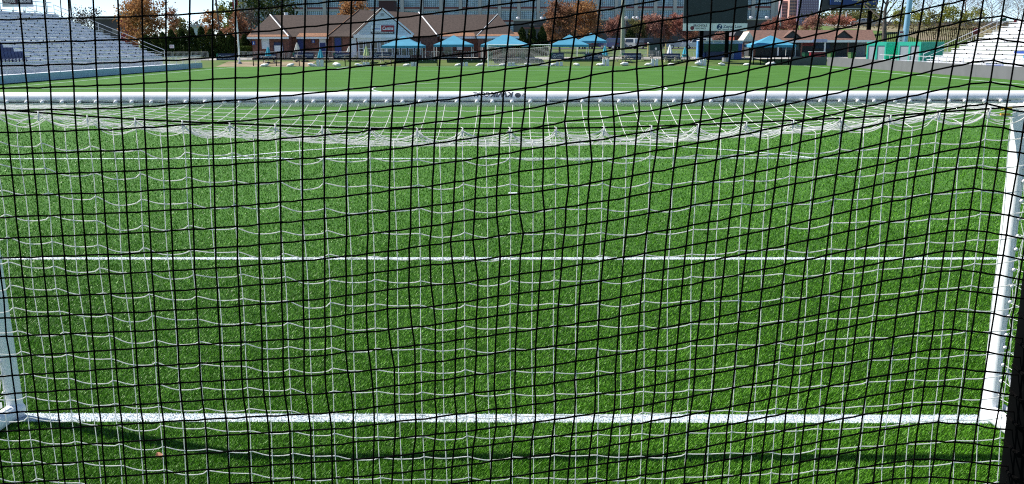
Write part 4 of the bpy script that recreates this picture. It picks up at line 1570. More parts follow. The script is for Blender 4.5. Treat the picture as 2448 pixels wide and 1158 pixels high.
def pole(u0, v0, u1, v1, y, r0, r1, mat, label, cat='pole', name='utility_pole'):
    a, b_ = at_y(u0, v0, y), at_y(u1, v1, y)
    gzv = ground_z(b_.x, y)
    t = thing(name, label, cat, (b_.x, y, gzv))
    d = (a - b_)
    m = MB()
    m.path([(0, 0, 0), (d.x, 0, a.z - gzv)], [r0, r1], 10)
    m.build('shaft', mat, t, True)
    return t, a, b_, gzv


t, a, b_, g0 = pole(514, -20, 531, 130, 125, .17, .12, M('pole_wood', (.16, .125, .10), .9, var=.25), 'leaning wooden utility pole with a blue banner behind the barriers')
bx = at_y(526, 95, 124.6)
bn_ = thing('pole_banner', 'blue vertical banner strapped to the leaning utility pole', 'banner', (bx.x, 124.6, bx.z))
MB().box(-.33, -.03, -.65, .33, .03, .65).build('cloth', BLUE, bn_)
MB().box(-.12, -.05, .25, .12, -.032, .5).build('emblem', WHITEM, bn_)
MB().box(-.2, -.05, -.3, .2, -.032, -.12).build('print', WHITEM, bn_)
t, a, b_, g0 = pole(1490, -10, 1487, 132, 131, .26, .22, M('pale_pole', (.34, .36, .27), .8, var=.15), 'thick pale green utility pole between the pink trees')
MB().path([(.35, .1, 0), (.33, .1, 14)], .05, 6).build('conduit', STEEL, t)
for (u0, v0, u1, v1, y, r, lab) in ((105, -30, 112, 40, 140, .10, 'thin dark pole left of the stand top rail'), (142, -30, 145, 40, 140, .09, 'thin pole behind the left grandstand rail'),
                                    (165, -20, 174, 60, 150, .16, 'leaning brown utility pole behind the left grandstand'), (580, -20, 579, 40, 200, .22, 'thin dark spire like pole above the orange trees'),
                                    (2010, 28, 2010, 75, 190, .12, 'thin white pole right of the red trees'), (2023, 28, 2022, 75, 190, .12, 'thin white pole beside the orange gable'),
                                    (1866, 0, 1865, 75, 170, .14, 'slim white lamp pole in front of the dark building'), (1678, 70, 1679, 105, 140, .10, 'short white post under the scoreboard')):
    pole(u0, v0, u1, v1, y, r, r * .8, WHITEM if u0 > 1500 else DARKM, lab)
# light tower pole
p = base_at(2161, 116, 100)
lt = thing('floodlight_pole', 'thick pale blue floodlight pole behind the green containers', 'pole', p)
PB = M('pale_blue_steel', (0.25, 0.45, 0.60), 0.45, metal=.2, var=.06)
MB().path([(0, 0, 0), (.35, 0, 8), (.9, 0, 20)], [.36, .34, .26], 16).build('shaft', PB, lt, True)
MB().path([(0, 0, 0), (0, 0, .3)], [.55, .5], 14).build('base', CONC, lt)
q = at_y(2154, 90, 115.3)
b1 = thing('sponsor_board', 'tall white board with dark marks left of the floodlight pole', 'sign', (q.x, 115.3, q.z))
MB().box(-.34, -.03, -1.0, .34, .03, .85).build('panel', WHITEM, b1)
for k in range(4):
    MB().box(-.1, -.045, -.7 + k * .3, .1, -.032, -.6 + k * .3).build('mark', DARKM, b1)
MB().box(-.2, -.045, .55, .2, -.032, .75).build('red_mark', RED, b1)
MB().box(-.03, -.02, -3.5, .03, .02, -1.003).build('stand', STEEL, b1)

# ------------------------------------------------------------------ scoreboard
YS = 111.5
sx0, sx1 = at_y(1633, 60, YS).x, at_y(1785, 60, YS).x
sb = thing('scoreboard', 'large dark back panel of the scoreboard on two black columns', 'scoreboard', ((sx0 + sx1) / 2, YS, ground_z(36, YS)))
hw_ = (sx1 - sx0) / 2
gs = ground_z(36, YS)
SLATE = M('slate_panel', (0.015, 0.024, 0.030), 0.6, var=0.15, scale=1)
zb_, zw, zt_ = zat(57.5, YS) - gs, zat(75, YS) - gs, zat(-50, YS) - gs
for k in range(4):
    xa_, xb_ = -hw_ + k * hw_ / 2 + .004, -hw_ + (k + 1) * hw_ / 2 - .004
    MB().box(xa_, -.25, zb_ + .01, xb_, .25, zt_).build('panel', SLATE, sb)
for u in (1677, 1738):
    xx = at_y(u, 100, YS + .3).x - (sx0 + sx1) / 2
    MB().box(xx - .22, .26, 0, xx + .22, .6, zt_ - .2).build('column', BLACK, sb)
    MB().path([(xx, .43, 0), (xx, .43, .5)], .5, 14).build('footing', CONC, sb)
xspl = at_y(1702, 65, YS).x - (sx0 + sx1) / 2
bl_ = thing('sponsor_sign', 'white vineyard sponsor sign under the scoreboard, left half', 'sign', ((sx0 + sx1) / 2, YS - .26, gs))
MB().box(-hw_ - .05, -.04, zw, xspl - .01, .02, zb_ - .005).build('board', WHITEM, bl_)
hh = zb_ - zw
INKD = M('dark_ink', (0.02, 0.02, 0.035), .6)
sign_text('lettering', 'BRIGNOLE', bl_, -hw_ + 2.05, -.05, zw + hh * .56, hh * .30, 1.65, INKD, bold=.006)
sign_text('lettering', 'VINEYARDS', bl_, -hw_ + 2.12, -.05, zw + hh * .20, hh * .24, 1.3, INKD)
m = MB()
m.path([(-hw_ + 1.08, -.052, zw + hh * .36), (-hw_ + 1.08, -.041, zw + hh * .36)], .24, 16)
m.build('emblem', M('wine_red', (.16, .02, .04), .6), bl_)
br_ = thing('sponsor_sign', 'white law firm sponsor sign under the scoreboard, right half', 'sign', ((sx0 + sx1) / 2, YS - .26, gs))
MB().box(xspl + .01, -.04, zw, hw_ + .02, .02, zb_ - .005).build('board', WHITEM, br_)
NV = M('navy_ink', (0.01, 0.045, 0.13), .6)
MB().path([(xspl + .86, -.05, zw + hh * .5), (xspl + .86, -.041, zw + hh * .5)], .34, 20).build('emblem', NV, br_)
sign_text('emblem_letter', 'Z', br_, xspl + .86, -.056, zw + hh * .27, hh * .46, .36, WHITEM, shear=.3, bold=.012)
sign_text('lettering', 'Zayas Law', br_, xspl + 2.45, -.05, zw + hh * .38, hh * .42, 2.3, NV, bold=.004)
sign_text('lettering', 'PERSONAL INJURY', br_, xspl + 1.95, -.05, zw + hh * .12, hh * .11, 1.5, NV)

# ------------------------------------------------------------------ blue stand below the scoreboard
YK = 114.0
p = base_at(1722, YK)
kx0, kx1 = at_y(1675, 120, YK).x - p.x, at_y(1774, 120, YK).x - p.x
ks = thing('bar_stand', 'blue container stand with a dark green shutter under the scoreboard', 'kiosk', p)
kz1 = zat(100, YK) - p.z
MB().box(kx0, 0, 0, kx1, 2.4, kz1).build('body', BLUE, ks)
MB().box(kx0 + .35, -.05, zat(127, YK) - p.z, kx1 - .5, -.002, zat(107, YK) - p.z).build('shutter', GREENP, ks)
MB().box(kx0 - .1, -.3, kz1 + .002, kx1 + .1, 2.5, kz1 + .1).build('roof', WHITEM, ks)
MB().box(kx0 - .05, -.12, zat(106, YK) - p.z, kx1 + .05, -.055, kz1 - .01).build('fascia', M('pale_blue_board', (.30, .42, .60), .6), ks)
for k in range(5):
    xx = kx0 + .5 + k * (kx1 - kx0 - .8) / 4
    MB().prism([(xx, kz1 - .25), (xx + .1, kz1 - .25), (xx - .08, kz1 - .03), (xx - .18, kz1 - .03)], -.135, -.122).build('stripe', WHITEM, ks)
MB().box(kx0 - .45, -.35, 0, kx0 - .01, .5, kz1 + .03).build('side_banner', M('light_blue_banner', (.10, .32, .62), .6, var=.25, scale=2), ks)
MB().box(kx0 + .6, -.5, .05, kx1 - 1.6, -.06, .95).build('counter', NAVY, ks)
for k in range(13):
    xx = kx1 - 2.6 + k * .12
    MB().box(xx, -.42, .05, xx + .03, -.39, 1.05).build('rail_bar', STEEL, ks)

# ------------------------------------------------------------------ long shed on the right
YR = 117.5
p = base_at(1940, YR)
sh = thing('concession_shed', 'long low shed with brown roof and small dark dormers on the right', 'building', p)


def rx(u, v=100, y=YR):
    return at_y(u, v, y).x - p.x


def rz(v, y=YR):
    return zat(v, y) - p.z


x0, x1 = rx(1795), rx(2092)
ze = rz(98)
zr_ = zat(74, YR + 4) - p.z
DIM = M('dark_interior_board', (.05, .05, .055), .7, var=.2)
MB().box(x0 + .3, 2.2, 0, x1 - .3, 7.5, ze - .05).build('wall', DIM, sh)
m = MB()
m.v = [(x0, -.4, ze), (x1, -.4, ze), (x1, 8, ze), (x0, 8, ze), (x0 + .3, 4, zr_), (rx(2085, 74, YR + 4), 4, zr_)]
m.f = [(0, 1, 5, 4), (1, 2, 5), (2, 3, 4, 5), (3, 0, 4), (3, 2, 1, 0)]
rf = m.build('roof', M('shed_shingle', (0.155, 0.082, 0.06), 0.9, var=.25, scale=4, bump=.5, bscale=25), sh)
MB().box(x0, -.5, ze - .30, x1, -.36, ze - .01).build('fascia', WHITEM, sh)
for u in (1893, 2015):
    xx = rx(u, 85, YR + 1.0)
    zz0, zz1 = rz(91.5, YR + 1), rz(77.5, YR + 1)
    w2 = 17.5 / ppm(YR)
    m = MB()
    m.prism([(xx - w2, zz0), (xx + w2, zz0), (xx, zz1)], .75, 3.6)
    dm = m.build('dormer', DIM, rf)
    m = MB()
    for s_ in (-1, 1):
        m.v += [(xx + s_ * (w2 + .25), .55, zz0 - .12), (xx, .55, zz1 + .06), (xx, 2.4, zz1 + .06), (xx + s_ * (w2 + .25), 1.4, zz0 - .12)]
        m.v += [(xx + s_ * (w2 + .25), .55, zz0 - .02), (xx, .55, zz1 + .16), (xx, 2.4, zz1 + .16), (xx + s_ * (w2 + .25), 1.4, zz0 - .02)]
        q = len(m.v) - 8
        m.f += [(q, q + 1, q + 2, q + 3), (q + 4, q + 7, q + 6, q + 5), (q, q + 4, q + 5, q + 1), (q + 3, q + 2, q + 6, q + 7), (q, q + 3, q + 7, q + 4)]
    m.build('dormer_roof', _mats['shed_shingle'], rf)
MB().path([(rx(2028, 85), 1.2, rz(90)), (rx(2028, 85), 1.2, rz(80.5))], .12, 8).build('vent_pipe', WHITEM, sh)
for k in range(6):
    xx = x0 + .5 + k * (x1 - x0 - 1) / 5
    MB().box(xx - .09, -.3, 0, xx + .09, -.12, ze - .31).build('post', WHITEM if k % 2 else BRICK, sh)
for (u0, u1, v0, v1, mt, nm) in ((1870, 1910, 108, 122, M('grey_blue_board', (.10, .14, .19), .6), 'menu_board'), (1918, 1945, 104, 112, RED, 'menu_board'), (1950, 1985, 105, 118, NAVY, 'menu_board'), (2048, 2070, 104, 136, CONC, 'service_door')):
    MB().box(rx(u0, 110, YR + 2), 2.08, rz(v1, YR + 2), rx(u1, 110, YR + 2), 2.19, rz(v0, YR + 2)).build(nm, mt, sh)
MB().box(rx(1940), -.62, ze - .28, rx(1974), -.51, ze + .12).build('name_board', M('lilac_board', (.35, .38, .55), .6), sh)
# white gabled porch at the left end
m = MB()
gx0, gx1, gp = rx(1775, 100, YR - 1), rx(1806, 100, YR - 1), rx(1791, 77, YR - 1)
m.prism([(gx0, rz(101, YR - 1)), (gx1, rz(101, YR - 1)), (gp, rz(77, YR - 1))], -1.1, 2.0)
m.build('porch_gable', M('cream_board', (.66, .60, .48), .7), sh)
for xx in (gx0 + .15, gx1 - .3):
    MB().box(xx - .14, -1.0, 0, xx + .14, -.72, rz(101, YR - 1) - .01).build('porch_post', M('banded_brick', (.30, .16, .12), .8, var=.5, scale=3), sh)
# white table rails and bins in front of the shed
for i, (u, mt, lab) in enumerate(((1925, GREENP, 'dark green wheeled bin left of the red cart'), (1986, M('lime_bin', (.08, .16, .05), .6), 'light green bin right of the red cart'), (2035, M('lime_bin', (.08, .16, .05), .6), 'light green bin by the shed service door'),
                                  (1250, GREENP, 'dark green wheeled bin seen through the far goal net'), (1172, GREENP, 'dark green wheeled bin behind the far goal left post'), (2105, GREENP, 'dark green low bin in front of the first container'))):
    q = base_at(u, 113.6 if u < 1300 else 111.5)
    t = thing('wheeled_bin', lab, 'bin', q, random.uniform(-.3, .3), 'bins at the far end')
    m = MB()
    m.v = [(-.24, -.28, .08), (.24, -.28, .08), (.24, .28, .08), (-.24, .28, .08), (-.31, -.36, 1.0), (.31, -.36, 1.0), (.31, .36, 1.0), (-.31, .36, 1.0)]
    m.f = [(3, 2, 1, 0), (4, 5, 6, 7), (0, 1, 5, 4), (1, 2, 6, 5), (2, 3, 7, 6), (3, 0, 4, 7)]
    m.build('tub', mt, t)
    MB().prism([(-.40, 1.003), (.36, 1.003), (.30, 1.09), (-.34, 1.11)], -.34, .34, 'x').build('lid', mt, t)
    for s_ in (-1, 1):
        MB().path([(s_ * .26, .3, .1), (s_ * .32, .3, .1)], .1, 10).build('wheel', RUBBER, t)
q = base_at(1952, 112.5)
t = thing('food_cart', 'small red food cart standing in front of the long shed', 'cart', q)
MB().box(-.9, -.45, .45, .9, .45, 1.05).build('body', RED, t)
MB().box(-.95, -.5, 1.053, .95, .5, 1.1).build('counter', WHITEM, t)
for s_ in (-1, 1):
    MB().path([(s_ * .6, -.5, .3), (s_ * .6, -.44, .3)], .3, 14).build('wheel', RUBBER, t)

# ------------------------------------------------------------------ green containers
CA = math.radians(38)
SHUT = M('shutter_grey', (.52, .55, .60), .5, var=.05)
for (u0, u1, u2, y, lab) in ((2071, 2118, 2145, 103, 'turquoise container with two grey roller shutters, left one'), (2146, 2201, 2256, 100, 'turquoise container with two grey roller shutters, right and larger')):
    B_ = at_y(u1, 125, y)
    tn = (u1 - IW / 2) / F
    wd = (u1 - u0) / ppm(y) / (math.cos(CA) + math.sin(CA) * tn)
    dp = (u2 - u1) / ppm(y) / (math.sin(CA) - math.cos(CA) * tn)
    # local frame: x along the front (towards its right corner), y into the container
    q = Vector((B_.x - wd / 2 * math.cos(CA), y + wd / 2 * math.sin(CA), 0.0))
    t = thing('shipping_container', lab, 'container', q, -CA)
    w2 = wd / 2
    z1 = zat(102.5, y)
    MB().box(-w2, .06, .1, w2, dp, z1).build('body', TURQ, t)
    nco = int(dp / .21)
    for k in range(nco):
        yy = .12 + k * .21
        MB().box(w2 + .001, yy, .2, w2 + .05, yy + .11, z1 - .12).build('corrugation', TURQ, t)
    m = MB()
    m.box(-w2, -.06, .1, -w2 + .16, .058, z1).box(w2 - .16, -.06, .1, w2, .058, z1).box(-.10, -.06, .1, .10, .058, z1 - .42)
    m.box(-w2 + .161, -.06, z1 - .42, w2 - .161, .058, z1)
    m.build('front_frame', TURQ, t)
    for s_ in (-1, 1):
        a_, b2 = (-w2 + .165, -.105) if s_ < 0 else (.105, w2 - .165)
        sh_ = MB().box(a_, .03, .1, b2, .057, z1 - .43).build('roller_shutter', SHUT, t)
        slm = MB().box(a_, -.015, 0, b2, .028, .112).mesh('slat', SHUT)
        for k in range(int((z1 - .55) / .12)):
            link('slat', slm, sh_, (0, 0, .12 + k * .12))

# ------------------------------------------------------------------ right hand wall and bleacher
WGREY = M('grey_padded_wall', (0.135, 0.137, 0.145), 0.85, var=0.07, scale=0.8)
XW = 36.45
for i in range(9):
    y0 = 40 + i * 7.45
    o = MB().box(XW, y0, -.05, XW + .25, y0 + 7.44, .96).build('wall_panel', WGREY)
    if i == 0:
        wr = thing('side_wall', 'low dark grey padded wall along the right touchline', 'wall', (0, 0, 0))
    o.parent = wr
xe = at_y(1890, 140, 108.2).x
we = thing('end_wall', 'short dark grey wall panel at the far right corner of the pitch', 'wall', (0, 0, 0))
MB().box(xe, 108.0, -.05, XW + .25, 108.25, .97).build('wall_panel', M('end_wall_grey', (.10, .103, .11), .85), we)


def bleacher(name, label, x_front, sx, z0, dz, dx, nrow, yfar, ynear, aisles, mat, rail):
    t = thing(name, label, 'bleacher', (x_front, 0, 0))
    br = MB()
    secs = []
    ys = [ynear] + list(aisles) + [yfar]
    for i in range(len(ys) - 1):
        secs.append((ys[i] + (.6 if i > 0 else 0), ys[i + 1] - (.6 if i < len(ys) - 2 else 0)))
    L_full = yfar - ynear
    foot = MB().box(-.26, ynear, -.03, .26, yfar, 0.0).mesh('foot_plank', mat)
    riser = MB().box(-.015, ynear, 0, .015, yfar, dz * .82).mesh('riser', mat)
    seatms = [MB().box(-.13, a_, 0, .13, b2, .045).mesh('seat_plank', mat) for a_, b2 in secs]
    for k in range(nrow):
        xx = sx * (k * dx)
        z = z0 + k * dz
        link('foot_plank', foot, t, (xx + sx * .05, 0, z - .43 + .02))
        link('riser', riser, t, (xx + sx * .33, 0, z - .43 + .03))
        for s_ in seatms:
            link('seat_plank', s_, t, (xx + sx * .42, 0, z))
        yy = ynear + .8
        while yy < yfar:
            br.box(xx + sx * .40 - .05, yy - .03, z - .36, xx + sx * .40 + .05, yy + .03, z - .004)
            yy += 2.2
    o = br.build('seat_brackets', DARKM, t)
    o['kind'] = 'stuff'
    # frame under it
    for k in range(0, int(L_full), 6):
        yy = yfar - .2 - k
        m = MB()
        m.path([(0, yy, 0), (sx * nrow * dx, yy, 0)], .05, 5)
        m.path([(0, yy, z0 - .5), (sx * nrow * dx, yy, z0 - .5 + nrow * dz)], .06, 5)
        for q_ in range(1, nrow, 3):
            m.path([(sx * q_ * dx, yy, 0), (sx * q_ * dx, yy, z0 - .5 + q_ * dz)], .045, 5)
        m.build('stringer', STEEL, t)
    # end rail
    RM = M('rail_white_metal', (.62, .63, .65), .4, metal=.2)
    for yy in (yfar + .08,):
        m = MB()
        a0 = (0, yy, z0 + .55)
        a1 = (sx * nrow * dx, yy, z0 + nrow * dz + .6)
        m.path([a0, a1], .035, 6)
        m.path([(0, yy, z0 + .1), (sx * nrow * dx, yy, z0 + nrow * dz + .15)], .025, 6)
        for q_ in range(0, nrow + 1, 3):
            f_ = q_ / nrow
            m.path([(a0[0] + (a1[0] - a0[0]) * f_, yy, z0 - .3 + nrow * dz * f_), (a0[0] + (a1[0] - a0[0]) * f_, yy, a0[2] + (a1[2] - a0[2]) * f_)], .03, 5)
        m.build('end_rail', RM, t)
    for ya in aisles:
        for q0 in range(1, nrow - 2, 5):
            q1 = min(q0 + 3, nrow - 1)
            m = MB()
            m.path([(sx * q0 * dx, ya, z0 + q0 * dz - .35), (sx * q0 * dx, ya, z0 + q0 * dz + .52), (sx * q1 * dx, ya, z0 + q1 * dz + .52), (sx * q1 * dx, ya, z0 + q1 * dz - .35)], .03, 6)
            m.path([(sx * q0 * dx, ya, z0 + q0 * dz + .1), (sx * q1 * dx, ya, z0 + q1 * dz + .1)], .022, 6)
            m.build('aisle_rail', RM, t)
    # back rail
    m = MB()
    xb = sx * (nrow * dx + .2)
    zt2 = z0 + nrow * dz
    for q_ in (.35, .8):
        m.path([(xb, ynear, zt2 + q_), (xb, yfar, zt2 + q_)], .04, 5)
    yy = ynear
    while yy <= yfar:
        m.path([(xb, yy, zt2 - .5), (xb, yy, zt2 + .8)], .035, 5)
        yy += 2.4
    m.build('back_rail', RM, t)
    return t


XL = -36.0
lst = bleacher('grandstand', 'tall grey aluminium grandstand along the left touchline', XL - 4.1, -1, 1.50, .327, .80, 15, 100.6, 42, [53, 64, 74.5, 83.5, 92.5], ALU, None)
# platform, kick wall and front guard of the left stand
KW = M('blue_grey_kick_plank', (.36, .52, .64), .5, metal=.05, var=.08)
for k in range(4):
    MB().box(4.1 - .06, 42, .05 + k * .142, 4.1 + .0, 101, .05 + k * .142 + .136).build('kick_plank', KW, lst)
MB().box(.2, 42, .42, 4.03, 101, .48).build('walkway', ALU, lst)
MB().box(-.28, 42, .30, -.24, 100.6, 1.05).build('front_riser', ALU, lst)
RM = _mats['rail_white_metal']
m = MB()
for z in (1.02, 1.42):
    m.path([(4.0, 42, z), (4.0, 101, z)], .03, 6)
m.build('guard_rail', RM, lst)
yy = 42.5
while yy < 101:
    MB().path([(4.0, yy, .49), (4.0, yy, 1.42)], .03, 6).build('guard_post', RM, lst)
    yy += 1.95
m = MB()
yy = 42.6
while yy < 100.9:
    m.path([(4.0, yy, .64), (4.0, yy, 1.40)], .008, 3, False)
    yy += .13
o = m.build('guard_mesh', RM, lst)
o['kind'] = 'stuff'
# white board sign and red warning sign on the end rail
q = at_y(411, 111.5, 100.9)
ws = thing('warning_sign', 'small white warning sign with red print on the grandstand end rail', 'sign', q)
MB().box(-.25, -.04, -.18, .25, -.01, .18).build('plate', WHITEM, ws)
for k in range(3):
    MB().box(-.2, -.05, -.12 + k * .09, .2, -.042, -.08 + k * .09).build('print_line', RED, ws)
# navy stadium seats in the near lower block
seat = MB()
seat.box(-.20, -.22, .0, .22, .22, .06)
seat.prism([(-.20, .06), (-.27, .52), (-.23, .54), (-.15, .06)], -.22, .22)
seat.box(-.02, -.03, -.28, .04, .03, -.001)
stm = seat.mesh('stadium_seat', M('navy_seat_plastic', (.008, .018, .10), .35, var=.1))
for r in range(4):
    row = []
    for c in range(16):
        P = Vector((XL - 4.1 - .25 - r * .80, 71.0 - c * .52 - r * .1, 1.50 + r * .327 + .12))
        d = P - CAM
        if IW / 2 + F * d.dot(RIGHT) / d.dot(FWD) > -6:
            row.append(P)
    for c, P in enumerate(row):
        o = link('stadium_seat', stm, None, P)
        tag(o, 'navy plastic seat at lower left, %s row from the front, %s from the aisle' % (ORD[r], ORD[c]), 'seat', 'navy seats at the lower left')
# sign at the top of the left stand
q = at_y(42, 6, 92)
ts = thing('stand_sign', 'dark board with red and white print on top of the grandstand', 'sign', (q.x, 92, q.z))
MB().box(-1.55, -.05, -.2, -.05, .05, 1.4).build('panel', M('maroon_board', (.05, .006, .012), .5), ts)
MB().box(-.045, -.05, -.2, 1.55, .05, 1.4).build('panel', M('black_board', (.008, .010, .02), .5), ts)
sign_text('lettering', '1-800-765-7777', ts, .75, -.06, -.02, .33, 1.35, WHITEM, bold=.006)
sign_text('lettering', 'PROVIDERS', ts, -.8, -.06, -.02, .33, 1.2, WHITEM, bold=.006)
MB().box(-1.6, -.03, -.45, 1.6, .03, -.205).build('ledge', ALU, ts)

rst = bleacher('bleacher', 'white bleacher along the right touchline in bright sun', 39.4, 1, 1.05, .345, .76, 12, 87.0, 44, [56, 68], ALUW, None)
m = MB()
for z in (1.0, 1.45):
    m.path([(-2.4, 44, z), (-2.4, 92, z)], .03, 6)
m.build('guard_rail', RM, rst)
yy = 44.5
while yy < 92:
    MB().path([(-2.4, yy, .5), (-2.4, yy, 1.45)], .028, 6).build('guard_post', RM, rst)
    yy += 1.6
MB().box(-2.6, 44, .46, 0, 92, .5).build('walkway', ALUW, rst)
for (k, y0, y1, mt) in ((1, 66, 70, BLUE), (2, 69, 72, SKYBLUE), (3, 71, 75, BLUE), (4, 67, 70.5, BLUE), (5, 70, 73, TEAL), (0, 72, 75, BLUE), (2, 60, 62, NAVY)):
    MB().box(k * .76 + .325, y0, 1.05 + k * .345 - .34, k * .76 + .33 - .02, y1, 1.05 + k * .345 - .12).build('painted_patch', mt, rst)

# ------------------------------------------------------------------ factory behind
YF = 255.0
fb = Vector((0, YF, 2.0))
fac = thing('factory_building', 'long grey factory block with rows of big gridded windows', 'building', (0, YF, 0))
pf = ppm(YF)
fx0, fx1 = at_y(560, 30, YF).x, at_y(1862, 30, YF).x
z_lo, z_sp = zat(48, YF), zat(16.5, YF)
FH = (z_sp - z_lo)
CONF = M('factory_concrete', (.50, .48, .47), .85, var=.08, scale=.15)
SPAN = M('factory_red_spandrel', (.24, .09, .08), .8, var=.15)
FG = M('factory_glass', (.42, .62, .76), .15, var=.35, scale=.5, spec=.8)
MUL = M('factory_mullion', (.16, .24, .30), .6)
MB().box(fx0, .7, -2, fx1, 18, z_lo + FH * 4.4).build('core', CONF, fac)
bay = 46.2 / pf
nbay = int((fx1 - fx0) / bay)
wm = MB()
ww, wh = bay * .80, FH * .70
for k in range(9):
    xx = -ww / 2 + ww * k / 8
    wm.box(xx - .035, -.06, 0, xx + .035, .06, wh)
for k in range(6):
    zz = wh * k / 5
    wm.box(-ww / 2 + .036, -.05, zz - .03, ww / 2 - .036, .05, zz + .03)
for xx in (-ww / 4, ww / 4):
    wm.box(xx - .08, -.08, .031, xx + .08, -.061, wh - .031)
winm = wm.mesh('window', MUL)
glm = MB().box(-ww / 2, -.02, 0, ww / 2, .02, wh).mesh('glass', FG)
pier = MB().box(-bay * .085, -.35, -2, bay * .085, .69, z_lo + FH * 4.4).mesh('pier', CONF)
sp = MB().box(-ww / 2 - .05, -.02, 0, ww / 2 + .05, .3, FH * .14).mesh('spandrel', SPAN)
sl = MB().box(-ww / 2 - .05, -.1, 0, ww / 2 + .05, .3, FH * .155).mesh('sill', CONF)
off = at_y(1287, 30, YF).x
off = (off - fx0) % bay
for i in range(-1, nbay + 1):
    xp = fx0 + off + i * bay
    if xp < fx0 - .2 or xp > fx1 + .2:
        continue
    link('pier', pier, fac, (xp, 0, 0))
    xc_ = xp + bay / 2
    if xc_ > fx1:
        continue
    for f_ in range(-1, 4):
        z = z_lo + f_ * FH
        w_ = link('window', winm, fac, (xc_, .45, z))
        link('glass', glm, w_, (0, .12, 0))
        link('sill', sl, fac, (xc_, .3, z + wh + .002))
        link('spandrel', sp, fac, (xc_, .34, z + wh + FH * .157))
# low dark building in front
YD = 205.0
pd = ppm(YD)
dx0, dx1 = at_y(1228, 70, YD).x, at_y(1880, 70, YD).x
dk = thing('low_dark_building', 'low dark grey building with flat roof in front of the factory', 'building', ((dx0 + dx1) / 2, YD, 0))
hw_ = (dx1 - dx0) / 2
DKG = M('dark_wall', (.085, .08, .09), .8, var=.15, scale=.3)
zt_ = zat(50, YD)
MB().box(-hw_, 0, 0, hw_, 20, zt_).build('wall', DKG, dk)
MB().box(-hw_ - .1, -.15, zt_ + .002, hw_ + .1, 20.1, zt_ + .3).build('parapet', CONF, dk)
MB().box(-hw_ + 2, -.25, zat(69, YD), hw_ - 30, -.003, zat(66, YD)).build('red_band', SPAN, dk)
for k in range(9):
    xx = -hw_ + 5 + k * (2 * hw_ - 10) / 8
    MB().box(xx - 1.6, -.08, zat(66, YD) + .4, xx + 1.6, -.002, zat(58, YD)).build('window', GLASS, dk)
for u in (1238, 1295, 1497, 1515, 1523, 1570, 1583, 1795, 1833):
    xx = at_y(u, 45, YD + 3).x - (dx0 + dx1) / 2
    m = MB()
    m.path([(xx, 3, zt_ + .2), (xx, 3, zt_ + .5)], .22, 8)
    m.sphere((xx, 3, zt_ + .65), .42, 10, 6, (1, 1, .7))
    m.build('roof_fan', STEEL, dk, True)
# rooftop tank house in front of the factory (dark red box)
rx0_, rx1_ = at_y(905, 15, 235).x, at_y(941, 15, 235).x
tk = thing('stair_house', 'dark red stair house in front of the grey factory', 'building', ((rx0_ + rx1_) / 2, 235, 0))
MB().box(-(rx1_ - rx0_) / 2, 0, 0, (rx1_ - rx0_) / 2, 6, zat(1, 235)).build('wall', M('maroon_wall', (.06, .025, .03), .8), tk)
MB().box(-(rx1_ - rx0_) / 2 - .2, -.2, zat(1, 235) + .002, (rx1_ - rx0_) / 2 + .2, 6.2, zat(1, 235) + .5).build('roof', CONF, tk)
# brick house and sheds far left
for (u0, u1, v0, v1, y, mt, rm, lab) in ((285, 300, 26, 60, 160, RED, CONF, 'small red brick building between the stand and the orange tree'), (225, 290, 36, 62, 170, DKG, CONF, 'dark flat building behind the left grandstand'),
                                         (452, 490, 57, 66, 190, WIN_W, CONF, 'pale grey house roof beyond the hedge'), (1755, 1768, 78, 100, 150, M('rust_red', (.22, .05, .03), .7), DKG, 'rust red shed behind the scoreboard')):
    xa_, xb_ = at_y(u0, v1, y).x, at_y(u1, v1, y).x
    q = Vector(((xa_ + xb_) / 2, y, ground_z((xa_ + xb_) / 2, y)))
    t = thing('small_building', lab, 'building', q)
    w2 = (xb_ - xa_) / 2
    z1 = zat(v0, y) - q.z
    MB().box(-w2, 0, 0, w2, 5, z1 - .6).build('wall', mt, t)
    MB().prism([(-w2 - .2, z1 - .598), (w2 + .2, z1 - .598), (w2 * .6, z1), (-w2 * .6, z1)], -.3, 5.3).build('roof', rm, t)
    for s_ in (-.5, .5):
        MB().box(w2 * s_ - w2 * .2, -.06, z1 * .45, w2 * s_ + w2 * .2, -.003, z1 * .45 + 1.0).build('window', GLASS, t)

# ------------------------------------------------------------------ downtown towers
YT = 720.0


def tower(u0, u1, vtop, y, wallm, winm_, lab, nf, nc, dep=30, vert=True):
    xa_, xb_ = at_y(u0, 40, y).x, at_y(u1, 40, y).x
    q = Vector(((xa_ + xb_) / 2, y, 2.5))
    t = thing('office_tower', lab, 'building', q)
    w2 = (xb_ - xa_) / 2
    z1 = zat(vtop, y) - q.z
    MB().box(-w2, 0, 0, w2, dep, z1).build('wall', wallm, t)
    pane = MB().box(-w2 / nc * .62, -.25, 0, w2 / nc * .62, -.01, z1 / nf * .52).mesh('window', winm_)
    for f_ in range(nf):
        for c in range(nc):
            link('window', pane, t, (-w2 + w2 * 2 * (c + .5) / nc, 0, z1 * (f_ + .3) / nf))
    MB().box(-w2 - .3, -.4, z1 + .002, w2 + .3, dep + .3, z1 + 1.2).build('roof', wallm, t)


PINK = M('pink_granite', (.40, .23, .25), .7, var=.08, scale=.02)
PURP = M('purple_granite', (.21, .155, .25), .6, var=.08, scale=.02)
tower(1868, 1886, 8, YT + 10, PINK, M('tower_window_dark', (.09, .07, .11), .3), 'pink stepped office tower on the skyline, left wing', 13, 6)
tower(1886, 1905, -5, YT + 4, M('peach_granite', (.52, .30, .25), .7, var=.06), M('tower_window_dark', (.09, .07, .11), .3), 'peach coloured office block standing left of the purple tower', 14, 5)
tower(1906, 1956, -40, YT, PURP, M('tower_window_pale', (.34, .28, .42), .3), 'purple glass office tower right of the factory', 24, 12)
